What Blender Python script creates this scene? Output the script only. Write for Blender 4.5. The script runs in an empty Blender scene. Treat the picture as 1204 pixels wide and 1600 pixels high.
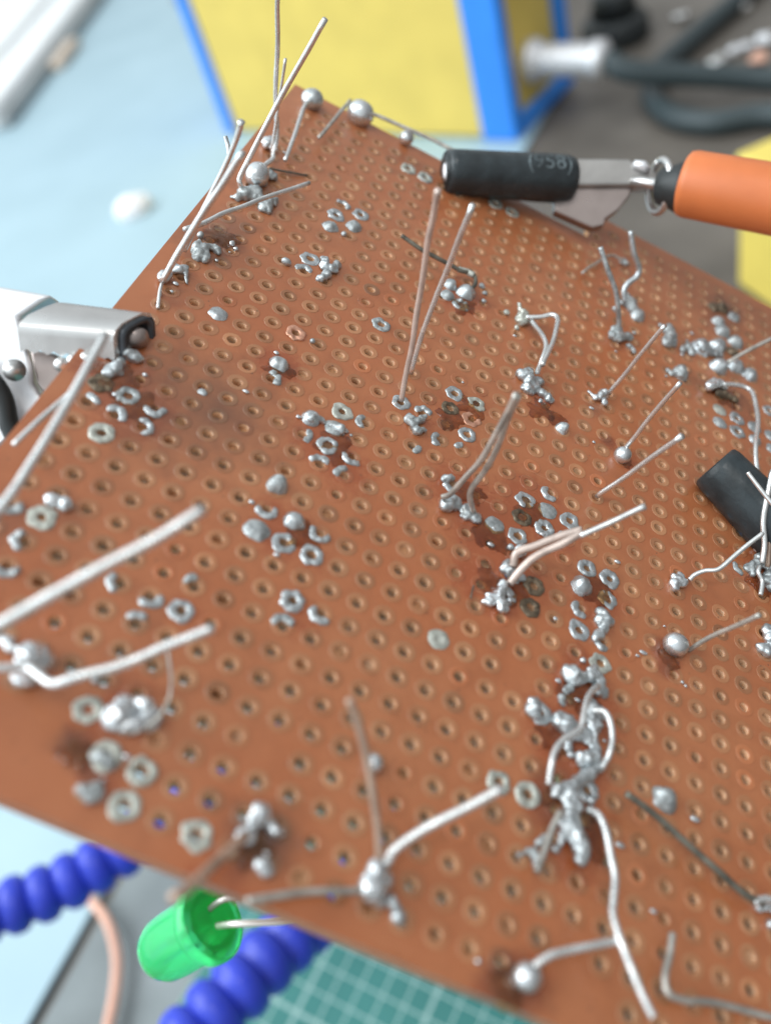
import bpy, bmesh, math, random
import numpy as np
from mathutils import Vector, Matrix, noise
random.seed(7); rng = np.random.default_rng(7)
SC = bpy.context.scene
C = SC.collection
# units: 1 Blender unit = 1 cm
SC.unit_settings.system = 'METRIC'; SC.unit_settings.scale_length = 0.01

# ------------------------------------------------------------------ camera
F = 1415.0; CX = 602.0; CY = 800.0; CH = 29.3
CAM = np.array([0, 0, CH])
WM = np.array([[0.93820643, -0.34607615, 0.0],
               [-0.23602336, -0.63985525, 0.731353702],
               [-0.25310407, -0.68616074, -0.68199836]])   # camera (x right, y down, z forward) -> world
cd = bpy.data.cameras.new('camera'); cam = bpy.data.objects.new('camera', cd); C.objects.link(cam)
cam.matrix_world = Matrix([[WM[i][0], -WM[i][1], -WM[i][2], CAM[i]] for i in range(3)] + [[0, 0, 0, 1]])
cd.sensor_fit = 'VERTICAL'; cd.sensor_height = 36; cd.lens = F / 1600 * 36
cd.clip_start = 0.1; cd.clip_end = 2000
cd.dof.use_dof = True; cd.dof.focus_distance = 9.5
APERTURE = 0.19
cd.dof.aperture_fstop = cd.lens / 1000 / APERTURE
cd.dof.aperture_blades = 0
SC.camera = cam
# ------------------------------------------------------------------ room light
SC.view_settings.view_transform = 'Standard'; SC.view_settings.look = 'None'
SC.view_settings.gamma = 1; SC.view_settings.exposure = 0.76
W = bpy.data.worlds.new('World'); SC.world = W; W.use_nodes = True
nt = W.node_tree; nt.nodes.clear()
wo = nt.nodes.new('ShaderNodeOutputWorld'); bg = nt.nodes.new('ShaderNodeBackground')
tc = nt.nodes.new('ShaderNodeTexCoord')
dp = nt.nodes.new('ShaderNodeVectorMath'); dp.operation = 'DOT_PRODUCT'
dp.inputs[1].default_value = Vector((-0.72, 0.12, 0.68)).normalized()
rp = nt.nodes.new('ShaderNodeValToRGB')
e = rp.color_ramp.elements
e[0].position = 0.0; e[0].color = (0.17, 0.17, 0.17, 1)
e[1].position = 1.0; e[1].color = (1.25, 1.42, 1.5, 1)
for p, c in ((0.35, (0.26, 0.26, 0.26)), (0.6, (0.48, 0.5, 0.51)), (0.85, (0.8, 0.88, 0.92))):
    k = e.new(p); k.color = (*c, 1)
mr = nt.nodes.new('ShaderNodeMapRange'); mr.inputs[1].default_value = -1; mr.inputs[2].default_value = 1
nt.links.new(tc.outputs['Generated'], dp.inputs[0]); nt.links.new(dp.outputs['Value'], mr.inputs[0])
nt.links.new(mr.outputs[0], rp.inputs[0]); nt.links.new(rp.outputs[0], bg.inputs[0])
nt.links.new(bg.outputs[0], wo.inputs[0]); bg.inputs[1].default_value = 0.8

def area(name, loc, target, size, power, col):
    l = bpy.data.lights.new(name, 'AREA'); l.shape = 'RECTANGLE'; l.size, l.size_y = size
    l.energy = power; l.color = col
    o = bpy.data.objects.new(name, l); C.objects.link(o); o.location = loc
    o.rotation_euler = (Vector(target) - Vector(loc)).to_track_quat('-Z', 'Y').to_euler()
    return o
area('window_light', (-95, 45, 115), (0, 25, 10), (130, 110), 118000, (0.93, 0.98, 1.0))
area('overhead_fill', (10, -30, 170), (4, 10, 15), (50, 30), 22000, (1.0, 0.97, 0.92))  # added overhead fill, no such lamp known in the room

# ------------------------------------------------------------------ board frame
BO = np.array([-0.30874547, 5.02662737, 23.50120507])
BU = np.array([0.69738044, -0.40071488, -0.59421217])
BV = np.array([0.47160022, 0.88087952, -0.04055246])
BN = np.array([0.53967931, -0.25195009, 0.80328538])
BM = np.array([BU, BV, BN])                 # world -> board
PIT = 0.254
HG = np.array([[4.44292260e+01, 2.50335005e+01, 6.00447992e+02], [2.28379277e+01, -1.51038502e+01, 9.61218349e+02], [3.70005491e-03, 2.24348801e-02, 1.0]])
CL = BM @ (CAM - BO)

def ray(x, y):
    return WM @ np.array([(x - CX) / F, (y - CY) / F, 1.0])
def P(x, y, h=0.0):          # point h cm above the board, in board coordinates
    d = BM @ ray(x, y); k = (h - CL[2]) / d[2]
    return CL + k * d
def autoh(base, x, y):       # height at which a lead standing on base is nearest to upright
    d = BM @ ray(x, y); a = (base - CL)[:2]; k = a @ d[:2] / (d[:2] @ d[:2])
    return float((CL + k * d)[2])
def BW(p): return BO + p[0] * BU + p[1] * BV + p[2] * BN
def zb(x, y, h=0.0):
    return float((WM.T @ (BW(P(x, y, h)) - CAM))[2])
def Q(x, y, z): return CAM + z * ray(x, y)
def T(x, y, h=0.0):
    r = ray(x, y); return CAM + (h - CH) / r[2] * r
def snap(x, y):
    p = P(x, y); return round(p[0] / PIT), round(p[1] / PIT)

# ------------------------------------------------------------------ helpers
def link(o, parent=None):
    C.objects.link(o)
    if parent: o.parent = parent
    return o
def tag(o, label=None, cat=None, group=None, kind=None):
    if label: o['label'] = label
    if cat: o['category'] = cat
    if group: o['group'] = group
    if kind: o['kind'] = kind
    return o
def empty(name, loc, label, cat, group=None):
    o = bpy.data.objects.new(name, None); o.empty_display_size = 0.5
    o.location = loc; C.objects.link(o); return tag(o, label, cat, group)
def mesh(name, vs, fs, mat, parent=None, smooth=True, world=False):
    me = bpy.data.meshes.new(name)
    vs = [tuple(map(float, v)) for v in vs]
    if world and parent is not None:
        l = parent.location; vs = [(v[0] - l[0], v[1] - l[1], v[2] - l[2]) for v in vs]
    me.from_pydata(vs, [], fs); me.update()
    if smooth: me.polygons.foreach_set('use_smooth', [True] * len(me.polygons))
    if mat is not None:
        for m in (mat if isinstance(mat, (list, tuple)) else [mat]): me.materials.append(m)
    return link(bpy.data.objects.new(name, me), parent)
def spline(pts, n):
    pts = [np.asarray(p, float) for p in pts]
    if len(pts) == 2 and n <= 1: return pts
    ext = [2 * pts[0] - pts[1]] + pts + [2 * pts[-1] - pts[-2]]
    out = []
    for i in range(1, len(ext) - 2):
        p0, p1, p2, p3 = ext[i - 1:i + 3]
        for k in range(n):
            t = k / n
            out.append(0.5 * (2 * p1 + (p2 - p0) * t + (2 * p0 - 5 * p1 + 4 * p2 - p3) * t * t + (3 * p1 - p0 - 3 * p2 + p3) * t ** 3))
    out.append(pts[-1]); return out
def tube(path, radii, seg=12, caps=True, oval=None, inner=None, up=None):
    """tube along 3-D points; radii scalar or list; oval=(a,b) scales; inner: hollow with this radius factor"""
    path = [np.asarray(p, float) for p in path]; n = len(path)
    if np.isscalar(radii): radii = [radii] * n
    tan = [path[min(i + 1, n - 1)] - path[max(i - 1, 0)] for i in range(n)]
    for i in range(n):
        if np.linalg.norm(tan[i]) < 1e-6: tan[i] = path[-1] - path[0]
    tan = [t / (np.linalg.norm(t) + 1e-9) for t in tan]
    u = np.array(up if up is not None else [0.3, 0.2, 0.9], float)
    if abs(u @ tan[0]) > 0.95: u = np.array([1.0, 0.1, 0])
    a, b = oval or (1, 1)
    vs, fs = [], []
    for i in range(n):
        u = u - tan[i] * (u @ tan[i]); u /= np.linalg.norm(u); w = np.cross(tan[i], u)
        for k in range(seg):
            t = 2 * math.pi * k / seg
            vs.append(path[i] + radii[i] * (a * math.cos(t) * u + b * math.sin(t) * w))
    for i in range(n - 1):
        for k in range(seg):
            k2 = (k + 1) % seg
            fs.append((i * seg + k, i * seg + k2, (i + 1) * seg + k2, (i + 1) * seg + k))
    if caps:
        fs.append(tuple(range(seg))[::-1]); fs.append(tuple((n - 1) * seg + k for k in range(seg)))
    return vs, fs
class MB:
    def __init__(s): s.v = []; s.f = []
    def add(s, vf):
        o = len(s.v); s.v += list(vf[0]); s.f += [tuple(i + o for i in f) for f in vf[1]]; return s
    def build(s, name, mat, parent=None, **k): return mesh(name, s.v, s.f, mat, parent, **k)
def prism(pts, off):
    n = len(pts); pts = [np.asarray(p, float) for p in pts]
    vs = pts + [p + np.asarray(off, float) for p in pts]
    fs = [tuple(range(n)), tuple(range(n, 2 * n))[::-1]] + [(i, i + n, (i + 1) % n + n, (i + 1) % n) for i in range(n)]
    return vs, fs
def fixn(o):
    bm = bmesh.new(); bm.from_mesh(o.data); bmesh.ops.recalc_face_normals(bm, faces=bm.faces); bm.to_mesh(o.data); bm.free(); return o
def bevel(o, w, seg=3):
    fixn(o)
    m = o.modifiers.new('b', 'BEVEL'); m.width = w; m.segments = seg; m.limit_method = 'ANGLE'; m.angle_limit = math.radians(30)
    for p in o.data.polygons: p.use_smooth = True
    m2 = o.modifiers.new('w', 'WEIGHTED_NORMAL'); m2.keep_sharp = True
    return o
def box8(c, ax, ay, az):
    """box from corner c with edge vectors"""
    c, ax, ay, az = [np.asarray(q, float) for q in (c, ax, ay, az)]
    return prism([c, c + ax, c + ax + ay, c + ay], az)
def ico(c, r, sc=(1, 1, 1), sub=2):
    bm = bmesh.new(); bmesh.ops.create_icosphere(bm, subdivisions=sub, radius=1)
    vs = [np.array(v.co) * r * np.array(sc) + np.asarray(c) for v in bm.verts]
    fs = [tuple(v.index for v in f.verts) for f in bm.faces]; bm.free(); return vs, fs

# ------------------------------------------------------------------ materials
def mat(name, col, rough=0.5, metal=0.0, spec=0.5, var=0.0, vscale=8.0, rvar=0.0, bump=0.0, bscale=30.0, trans=0.0, coat=0.0, sub=0.0, ior=1.45, col2=None):
    m = bpy.data.materials.new(name); m.use_nodes = True; t = m.node_tree; N = t.nodes; L = t.links
    b = N['Principled BSDF']
    b.inputs['Base Color'].default_value = (*col, 1); b.inputs['Roughness'].default_value = rough
    b.inputs['Metallic'].default_value = metal; b.inputs['Specular IOR Level'].default_value = spec
    b.inputs['Transmission Weight'].default_value = trans; b.inputs['IOR'].default_value = ior
    b.inputs['Coat Weight'].default_value = coat; b.inputs['Coat Roughness'].default_value = 0.15
    if sub: b.inputs['Subsurface Weight'].default_value = sub; b.inputs['Subsurface Radius'].default_value = (0.1, 0.1, 0.1)
    co = N.new('ShaderNodeTexCoord')
    if var or rvar or col2:
        n = N.new('ShaderNodeTexNoise'); n.inputs['Scale'].default_value = vscale; n.inputs['Detail'].default_value = 6
        L.new(co.outputs['Object'], n.inputs['Vector'])
        if var or col2:
            r = N.new('ShaderNodeMix'); r.data_type = 'RGBA'
            c2 = col2 or tuple(max(0, c * (1 - var)) for c in col); c1 = col if col2 else tuple(min(1, c * (1 + var)) for c in col)
            r.inputs[6].default_value = (*c1, 1); r.inputs[7].default_value = (*c2, 1)
            s = N.new('ShaderNodeMapRange'); s.inputs[1].default_value = 0.35; s.inputs[2].default_value = 0.65
            L.new(n.outputs[0], s.inputs[0]); L.new(s.outputs[0], r.inputs[0]); L.new(r.outputs[2], b.inputs['Base Color'])
        if rvar:
            s = N.new('ShaderNodeMapRange'); s.inputs[1].default_value = 0.3; s.inputs[2].default_value = 0.7
            s.inputs[3].default_value = max(0.03, rough - rvar); s.inputs[4].default_value = rough + rvar
            L.new(n.outputs[0], s.inputs[0]); L.new(s.outputs[0], b.inputs['Roughness'])
    if bump:
        n2 = N.new('ShaderNodeTexNoise'); n2.inputs['Scale'].default_value = bscale; n2.inputs['Detail'].default_value = 4
        L.new(co.outputs['Object'], n2.inputs['Vector'])
        bp = N.new('ShaderNodeBump'); bp.inputs['Strength'].default_value = bump; bp.inputs['Distance'].default_value = 0.02
        L.new(n2.outputs[0], bp.inputs['Height']); L.new(bp.outputs[0], b.inputs['Normal'])
    return m
M = {}
M['solder'] = mat('solder', (0.54, 0.575, 0.59), 0.36, 0.82, var=0.22, vscale=14, rvar=0.14, bump=0.35, bscale=22)
M['solder_dull'] = mat('dull_solder', (0.44, 0.47, 0.475), 0.48, 0.65, var=0.3, vscale=16, rvar=0.12, bump=0.5, bscale=26)
M['ball'] = mat('shiny_solder', (0.70, 0.73, 0.75), 0.27, 0.88, var=0.12, vscale=9, rvar=0.08, bump=0.15, bscale=10)
M['tin'] = mat('tinned_wire', (0.76, 0.77, 0.765), 0.27, 0.8, var=0.14, vscale=7, rvar=0.1, bump=0.12, bscale=18)
M['dull'] = mat('dull_wire', (0.48, 0.46, 0.42), 0.42, 0.6, var=0.3, vscale=6, rvar=0.12, bump=0.3, bscale=20)
M['dark'] = mat('tarnished_wire', (0.17, 0.16, 0.13), 0.5, 0.5, var=0.45, vscale=5, bump=0.3, bscale=20)
M['tan'] = mat('tan_tinted_wire', (0.50, 0.36, 0.28), 0.32, 0.5, var=0.25, vscale=5, rvar=0.1)  # tan puts the board's reflection on the near lead into its colour
M['pink'] = mat('resin_coated_wire', (0.62, 0.50, 0.44), 0.32, 0.4, var=0.2, vscale=6, rvar=0.1)
M['steel'] = mat('steel', (0.62, 0.61, 0.60), 0.3, 0.95, var=0.1, vscale=2, rvar=0.1, bump=0.06, bscale=12)
M['brightsteel'] = mat('bright_steel', (0.80, 0.80, 0.82), 0.45, 0.7, var=0.06, vscale=2, rvar=0.1, bump=0.1, bscale=14)
M['greysteel'] = mat('grey_steel', (0.40, 0.385, 0.37), 0.38, 0.85, var=0.15, vscale=2, rvar=0.12, bump=0.08, bscale=10)
M['darksteel'] = mat('dark_oxidised_steel', (0.10, 0.11, 0.125), 0.38, 0.7, var=0.3, vscale=3)
M['brownsteel'] = mat('tinted_steel', (0.36, 0.30, 0.28), 0.35, 0.8, var=0.15, vscale=2, rvar=0.1)
M['rubber'] = mat('black_rubber', (0.026, 0.034, 0.038), 0.36, 0, 0.5, var=0.35, vscale=4, rvar=0.14, bump=0.6, bscale=5)
M['print'] = mat('worn_print', (0.16, 0.20, 0.215), 0.6, col2=(0.045, 0.055, 0.06), vscale=6)
M['black'] = mat('black_plastic', (0.02, 0.024, 0.025), 0.45)
M['orange'] = mat('orange_plastic', (0.60, 0.17, 0.055), 0.42, sub=0.15, var=0.06, vscale=1.5, bump=0.05)
M['blue_hose'] = mat('blue_hose', (0.03, 0.055, 0.52), 0.32, var=0.1, vscale=1.0, bump=0.05)
M['yellow'] = mat('yellow_paint', (0.70, 0.52, 0.12), 0.5, var=0.05, vscale=0.3)
M['yellow2'] = mat('yellow_plastic', (0.70, 0.55, 0.12), 0.45, var=0.04, vscale=0.5)
M['blue'] = mat('blue_plastic', (0.035, 0.24, 0.78), 0.4, var=0.05, vscale=0.4)
M['red'] = mat('red_plastic', (0.35, 0.04, 0.03), 0.35)
M['white'] = mat('white_plastic', (0.85, 0.86, 0.86), 0.4, var=0.03, vscale=0.2)
M['grey'] = mat('grey_plastic', (0.35, 0.37, 0.37), 0.5, var=0.1, vscale=0.3)
M['beige'] = mat('beige_plastic', (0.62, 0.50, 0.40), 0.5, var=0.06, vscale=0.5)
M['cable'] = mat('dark_cable', (0.035, 0.05, 0.055), 0.45, var=0.1)
M['pinkwire'] = mat('pink_insulation', (0.74, 0.42, 0.31), 0.45, var=0.1)
M['plate'] = mat('grey_painted_steel', (0.17, 0.195, 0.20), 0.5, 0.1, var=0.12, vscale=0.3, rvar=0.1)
M['paper'] = mat('white_cotton', (0.92, 0.88, 0.88), 0.9, bump=0.6, bscale=3)
M['led'] = mat('green_led_resin', (0.10, 1.0, 0.36), 0.13, 0, trans=0.6, ior=1.45, sub=1.0)
M['lead'] = mat('led_lead', (0.9, 0.85, 0.8), 0.35, 0.6)

# board sheet: stains and tone come from a vertex attribute
def board_mat(name, base, base2, rough):
    m = bpy.data.materials.new(name); m.use_nodes = True; t = m.node_tree; N = t.nodes; L = t.links; b = N['Principled BSDF']
    at = N.new('ShaderNodeVertexColor'); at.layer_name = 'stain'
    sp = N.new('ShaderNodeSeparateColor'); L.new(at.outputs['Color'], sp.inputs[0])
    co = N.new('ShaderNodeTexCoord')
    def noise_(s, d=5, ro=0.55):
        n = N.new('ShaderNodeTexNoise'); n.inputs['Scale'].default_value = s; n.inputs['Detail'].default_value = d; n.inputs['Roughness'].default_value = ro
        L.new(co.outputs['Object'], n.inputs['Vector']); return n.outputs[0]
    def mix(f, a, bb):
        x = N.new('ShaderNodeMix'); x.data_type = 'RGBA'
        for s, v in ((0, f), (6, a), (7, bb)):
            if isinstance(v, tuple): x.inputs[s].default_value = (*v, 1)
            elif isinstance(v, float): x.inputs[s].default_value = v
            else: L.new(v, x.inputs[s])
        return x.outputs[2]
    def mth(op, a, bb, cl=False):
        x = N.new('ShaderNodeMath'); x.operation = op; x.use_clamp = cl
        for i, v in enumerate((a, bb)):
            if isinstance(v, (int, float)): x.inputs[i].default_value = v
            else: L.new(v, x.inputs[i])
        return x.outputs[0]
    def ramp(v, a, bb):
        x = N.new('ShaderNodeMapRange'); x.inputs[1].default_value = a; x.inputs[2].default_value = bb; x.clamp = True
        L.new(v, x.inputs[0]); return x.outputs[0]
    n1 = noise_(2.1 if 'pad' in name else 0.5, 4); n2 = noise_(3.2, 6); n3 = noise_(11, 6, 0.65); n4 = noise_(40, 3)
    c = mix(ramp(n1, 0.35, 0.65), base, base2)
    c = mix(mth('MULTIPLY', ramp(n2, 0.45, 0.75), 0.5), c, tuple(x * 0.72 for x in base))
    c = mix(mth('MULTIPLY', ramp(n4, 0.62, 0.75), 0.3), c, (0.55, 0.33, 0.2))
    tone = mix(sp.outputs[2], (0.0, 0.0, 0.0), (1.0, 1.0, 1.0))
    hs = N.new('ShaderNodeHueSaturation'); L.new(c, hs.inputs['Color'])
    L.new(mth('ADD', mth('MULTIPLY', sp.outputs[2], 0.5), 0.75), hs.inputs['Value'])
    c = hs.outputs[0]
    s1 = ramp(mth('ADD', sp.outputs[0], mth('MULTIPLY', mth('SUBTRACT', n3, 0.5), 0.9)), 0.28, 0.62)
    c = mix(mth('MULTIPLY', s1, 0.58), c, (0.32, 0.06, 0.018))
    s2 = ramp(mth('ADD', sp.outputs[1], mth('MULTIPLY', mth('SUBTRACT', n2, 0.5), 0.5)), 0.12, 0.95)
    c = mix(mth('MULTIPLY', s2, 0.85), c, (0.055, 0.035, 0.028))
    mp = N.new('ShaderNodeMapping'); mp.inputs['Rotation'].default_value = (0, 0, 0.5); mp.inputs['Scale'].default_value = (0.5, 26, 1); L.new(co.outputs['Object'], mp.inputs[0])
    ns = N.new('ShaderNodeTexNoise'); ns.inputs['Scale'].default_value = 1.3; ns.inputs['Detail'].default_value = 3; L.new(mp.outputs[0], ns.inputs['Vector'])
    scr = ramp(ns.outputs[0], 0.70, 0.76)
    c = mix(mth('MULTIPLY', scr, 0.5), c, (0.62, 0.36, 0.22))
    vo = N.new('ShaderNodeTexVoronoi'); vo.inputs['Scale'].default_value = 5.5; L.new(co.outputs['Object'], vo.inputs['Vector'])
    c = mix(mth('MULTIPLY', mth('SUBTRACT', 1.0, ramp(vo.outputs['Distance'], 0.035, 0.07)), 0.7), c, (0.12, 0.06, 0.035))
    L.new(c, b.inputs['Base Color'])
    r = mth('SUBTRACT', mth('ADD', mth('ADD', rough, mth('MULTIPLY', mth('SUBTRACT', noise_(1.1, 5), 0.5), 0.5)), mth('MULTIPLY', mth('SUBTRACT', n3, 0.5), 0.35)), mth('MULTIPLY', s1, 0.18))
    L.new(r, b.inputs['Roughness'])
    b.inputs['Specular IOR Level'].default_value = 0.5
    b.inputs['Coat Weight'].default_value = 0.45; b.inputs['Coat Roughness'].default_value = 0.3
    bp = N.new('ShaderNodeBump'); bp.inputs['Strength'].default_value = 0.25; bp.inputs['Distance'].default_value = 0.01
    L.new(mth('ADD', mth('MULTIPLY', n3, 0.8), mth('MULTIPLY', s1, 0.6)), bp.inputs['Height']); L.new(bp.outputs[0], b.inputs['Normal'])
    return m
M['sheet'] = board_mat('phenolic_board', (0.44, 0.132, 0.046), (0.47, 0.168, 0.068), 0.40)
M['pad'] = board_mat('tarnished_copper_pads', (0.39, 0.145, 0.058), (0.47, 0.215, 0.10), 0.36)
M['wall'] = mat('lightened_hole_wall', (0.66, 0.40, 0.24), 0.5, sub=0.4, var=0.2, vscale=6)  # paler than the sheet: light inside the translucent holes put into the colour
M['plug'] = mat('lit_hole_bottom', (0.50, 0.29, 0.16), 0.28, var=0.3, vscale=7, bump=0.3)  # pale tan stands in for light showing through the holes
M['flux'] = mat('amber_flux', (0.88, 0.42, 0.18), 0.12, trans=0.95, ior=1.5, var=0.3, vscale=10, bump=0.4, bscale=16)
M['pale_pad'] = mat('tinned_pale_pad', (0.55, 0.56, 0.50), 0.42, 0.55, var=0.25, vscale=12, rvar=0.12, bump=0.3, bscale=24)
M['copper'] = mat('bare_copper', (0.72, 0.38, 0.26), 0.35, 0.7, var=0.25, vscale=14, bump=0.4, bscale=26)
M['darkpad'] = mat('burnt_pad', (0.16, 0.12, 0.08), 0.35, 0.4, var=0.5, vscale=14, bump=0.5, bscale=24)

# ------------------------------------------------------------------ ground: desk, mats
def sheet(name, pts, z, th, m, label=None, cat=None, kind=None, bev=0.05):
    vs = [np.array([p[0], p[1], z]) for p in pts]
    o = mesh(name, *prism(vs, (0, 0, -th)), m, smooth=False); fixn(o)
    if kind: o['kind'] = kind
    else: tag(o, label, cat); bevel(o, bev, 2)
    return o
desk_m = mat('worn_brown_desk', (0.125, 0.108, 0.092), 0.5, var=0.25, vscale=0.12, rvar=0.12, bump=0.1, bscale=1.5)
sheet('desk', [(-400, -200), (400, -200), (400, 500), (-400, 500)], 0, 4, desk_m, kind='structure')
mat_m = mat('pale_blue_silicone', (0.34, 0.47, 0.53), 0.5, var=0.04, vscale=0.1, rvar=0.08, bump=0.08, bscale=2)
A_ = T(826, 228); B_ = T(196, 1346)
dirm = (A_ - B_) / np.linalg.norm(A_ - B_); per = np.array([-dirm[1], dirm[0], 0])
E1 = A_ + dirm * 20; E0 = B_ - dirm * 14
sheet('silicone_mat', [E0[:2], (A_ + dirm * 9)[:2], T(100, -150)[:2], T(-420, -60)[:2], (E0 + per * 90)[:2]], 0.3, 0.296, mat_m,
      'large pale blue silicone work mat under the yellow and blue station', 'mat', bev=0.08)
# steel base plate of the third hand, right of the mat edge
D0 = E0 - per * 0.6; D1 = B_ + dirm * 22 - per * 0.6
sheet('base_plate', [D0[:2], (D0 - per * 21)[:2], (D1 - per * 21)[:2], D1[:2]], 0.5, 0.496, M['plate'],
      'flat grey steel base plate below the copper board and blue arms', 'base plate', bev=0.1)
# cutting mat
ga = T(540, 1486); gb = T(483, 1600)
gd = (ga - gb); gd[2] = 0; gd /= np.linalg.norm(gd); gp = np.array([gd[1], -gd[0], 0])
gm = bpy.data.materials.new('green_cutting_mat'); gm.use_nodes = True
t = gm.node_tree; N = t.nodes; L = t.links; b = N['Principled BSDF']; b.inputs['Roughness'].default_value = 0.6
co = N.new('ShaderNodeTexCoord'); sx = N.new('ShaderNodeSeparateXYZ'); L.new(co.outputs['Object'], sx.inputs[0])
def ln(axis, period, w):
    a = N.new('ShaderNodeMath'); a.operation = 'PINGPONG'; a.inputs[1].default_value = period / 2; L.new(sx.outputs[axis], a.inputs[0])
    c = N.new('ShaderNodeMath'); c.operation = 'LESS_THAN'; c.inputs[1].default_value = w; L.new(a.outputs[0], c.inputs[0]); return c.outputs[0]
mx = None
for ax in (0, 1):
    for per_, w in ((0.75, 0.03), (3.75, 0.06)):
        l_ = ln(ax, per_, w)
        if mx is None: mx = l_
        else:
            q = N.new('ShaderNodeMath'); q.operation = 'MAXIMUM'; L.new(mx, q.inputs[0]); L.new(l_, q.inputs[1]); mx = q.outputs[0]
nz = N.new('ShaderNodeTexNoise'); nz.inputs['Scale'].default_value = 0.6; L.new(co.outputs['Object'], nz.inputs['Vector'])
g1 = N.new('ShaderNodeMix'); g1.data_type = 'RGBA'; g1.inputs[6].default_value = (0.022, 0.15, 0.135, 1); g1.inputs[7].default_value = (0.035, 0.21, 0.19, 1); L.new(nz.outputs[0], g1.inputs[0])
g2 = N.new('ShaderNodeMix'); g2.data_type = 'RGBA'; g2.inputs[7].default_value = (0.55, 0.72, 0.68, 1); L.new(g1.outputs[2], g2.inputs[6])
q = N.new('ShaderNodeMath'); q.operation = 'MULTIPLY'; q.inputs[1].default_value = 0.45; L.new(mx, q.inputs[0])
L.new(q.outputs[0], g2.inputs[0]); L.new(g2.outputs[2], b.inputs['Base Color'])
go = T(318, 1500, 0.8); go[2] = 0
cm = mesh('cutting_mat', *prism([np.array(v) for v in ((0, -22, 0.8), (30, -22, 0.8), (30, 14.6, 0.8), (0, 14.6, 0.8))], (0, 0, -0.296)), gm, smooth=False)
fixn(cm); bevel(cm, 0.05, 2)
cm.location = go; cm.rotation_euler = (0, 0, math.atan2(gp[1], gp[0]))
tag(cm, 'teal green cutting mat with a fine white centimetre grid', 'cutting mat')

# ------------------------------------------------------------------ soldering station
s0 = T(352, 208, 0.3); s1 = T(808, 222, 0.3)
sl = s1 - s0; LEN = np.linalg.norm(sl); sl /= LEN; sd = np.array([-sl[1], sl[0], 0]); up = np.array([0, 0, 1.0])
st = empty('soldering_station', s0, 'yellow soldering station box with bright blue end frames on the pale blue mat', 'soldering station')
HS = 17.0; DS = 9.5
def sbox(name, a0, a1, d0, d1, z0, z1, m, bev, parent=None):
    o = mesh(name, *box8(s0 + sl * a0 + sd * d0 + up * z0, sl * (a1 - a0), sd * (d1 - d0), up * (z1 - z0)), m, st, world=True)
    bevel(o, bev); return o
sbox('cover', 1.4, LEN - 3.0, 0.25, DS - 0.25, 0.2, HS - 0.3, M['yellow'], 0.15)
sbox('rear_frame', 0, 1.4, 0, DS, 0, HS, M['blue'], 0.3)
# front frame as a rim round a recessed yellow panel
mb = MB()
for d0, d1, z0, z1 in ((0, 1.2, 0, HS), (DS - 1.2, DS, 0, HS), (1.2, DS - 1.2, 0, 1.2), (1.2, DS - 1.2, HS - 1.2, HS)):
    mb.add(box8(s0 + sl * (LEN - 3.0) + sd * d0 + up * z0, sl * 3.0, sd * (d1 - d0), up * (z1 - z0)))
bevel(mb.build('front_frame', M['blue'], st, world=True), 0.25)
fp = sbox('front_panel', LEN - 1.6, LEN - 0.7, 1.2, DS - 1.2, 1.2, HS - 1.2, M['yellow'], 0.02)
sbox('display', LEN - 0.7, LEN - 0.45, 1.6, 6.2, 11.0, 14.6, M['black'], 0.08)
sbox('power_switch', LEN - 0.7, LEN - 0.1, 6.6, 7.9, 10.4, 13.0, M['red'], 0.1)
# rear fuse knob
k0 = s0 - sl * 0.05 + sd * 2.2 + up * 11.0
mb = MB().add(tube([k0, k0 - sl * 0.6, k0 - sl * 0.62, k0 - sl * 1.7, k0 - sl * 1.9], [1.5, 1.5, 1.0, 1.0, 0.7], 24))
mb.add(tube([k0 - up * 2.6, k0 - up * 2.6 - sl * 1.2], [0.9, 0.8], 20))
mb.build('fuse_holder', M['grey'], st, world=True)
tp = sbox('top_label', -0.4, 2.6, 1.0, 7.0, HS, HS + 0.8, M['beige'], 0.2)

# iron cable with its silver plug in the front panel
pz = s0 + sl * (LEN - 0.66) + sd * 4.2 + up * 4.0
ca = empty('iron_cable', pz, 'dark cable with a ribbed silver screw plug looping right of the station', 'cable')
vs = []; rr = []
for a, r in ((0, 1.5), (0.8, 1.5), (0.85, 1.15), (1.4, 1.15)): vs.append(pz + sl * a); rr.append(r)
for i in range(7):
    a = 1.5 + i * 0.5; vs += [pz + sl * a, pz + sl * (a + 0.1), pz + sl * (a + 0.3), pz + sl * (a + 0.4)]; rr += [1.0, 1.12, 1.12, 1.0]
vs += [pz + sl * 5.1, pz + sl * 5.9, pz + sl * 6.2]; rr += [1.25, 1.25, 0.6]
mesh('plug', *tube(vs, rr, 28), M['brightsteel'], ca, world=True)
pe = pz + sl * 6.1
cp = [pe, T(985, 112, 3.4), T(1090, 118, 2.2), T(1200, 124, 1.2), T(1330, 130, 0.9), T(1420, 165, 0.9), T(1360, 192, 0.9), T(1204, 180, 0.9),
      T(1110, 192, 0.9), T(1045, 180, 0.9), T(1018, 150, 0.9), T(1028, 110, 0.9), T(1075, 65, 0.9), T(1140, 10, 0.9), T(1200, -45, 0.9)]
mesh('cord', *tube(spline(cp, 10), 0.78, 14), M['cable'], ca, world=True)

# black knob lying on the desk behind
kb = T(962, 62)
kbo = empty('black_knob', kb, 'round black knob lying on the brown desk behind the silver plug', 'knob')
mesh('skirt', *tube([kb + up * z for z in (0.0, 0.3, 1.6, 2.0)], [2.7, 2.8, 2.7, 2.3], 32), M['black'], kbo, world=True)
mesh('grip', *tube([kb + up * z for z in (2.01, 3.6, 3.9)], [1.9, 1.7, 1.4], 24), M['black'], kbo, world=True)

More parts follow.
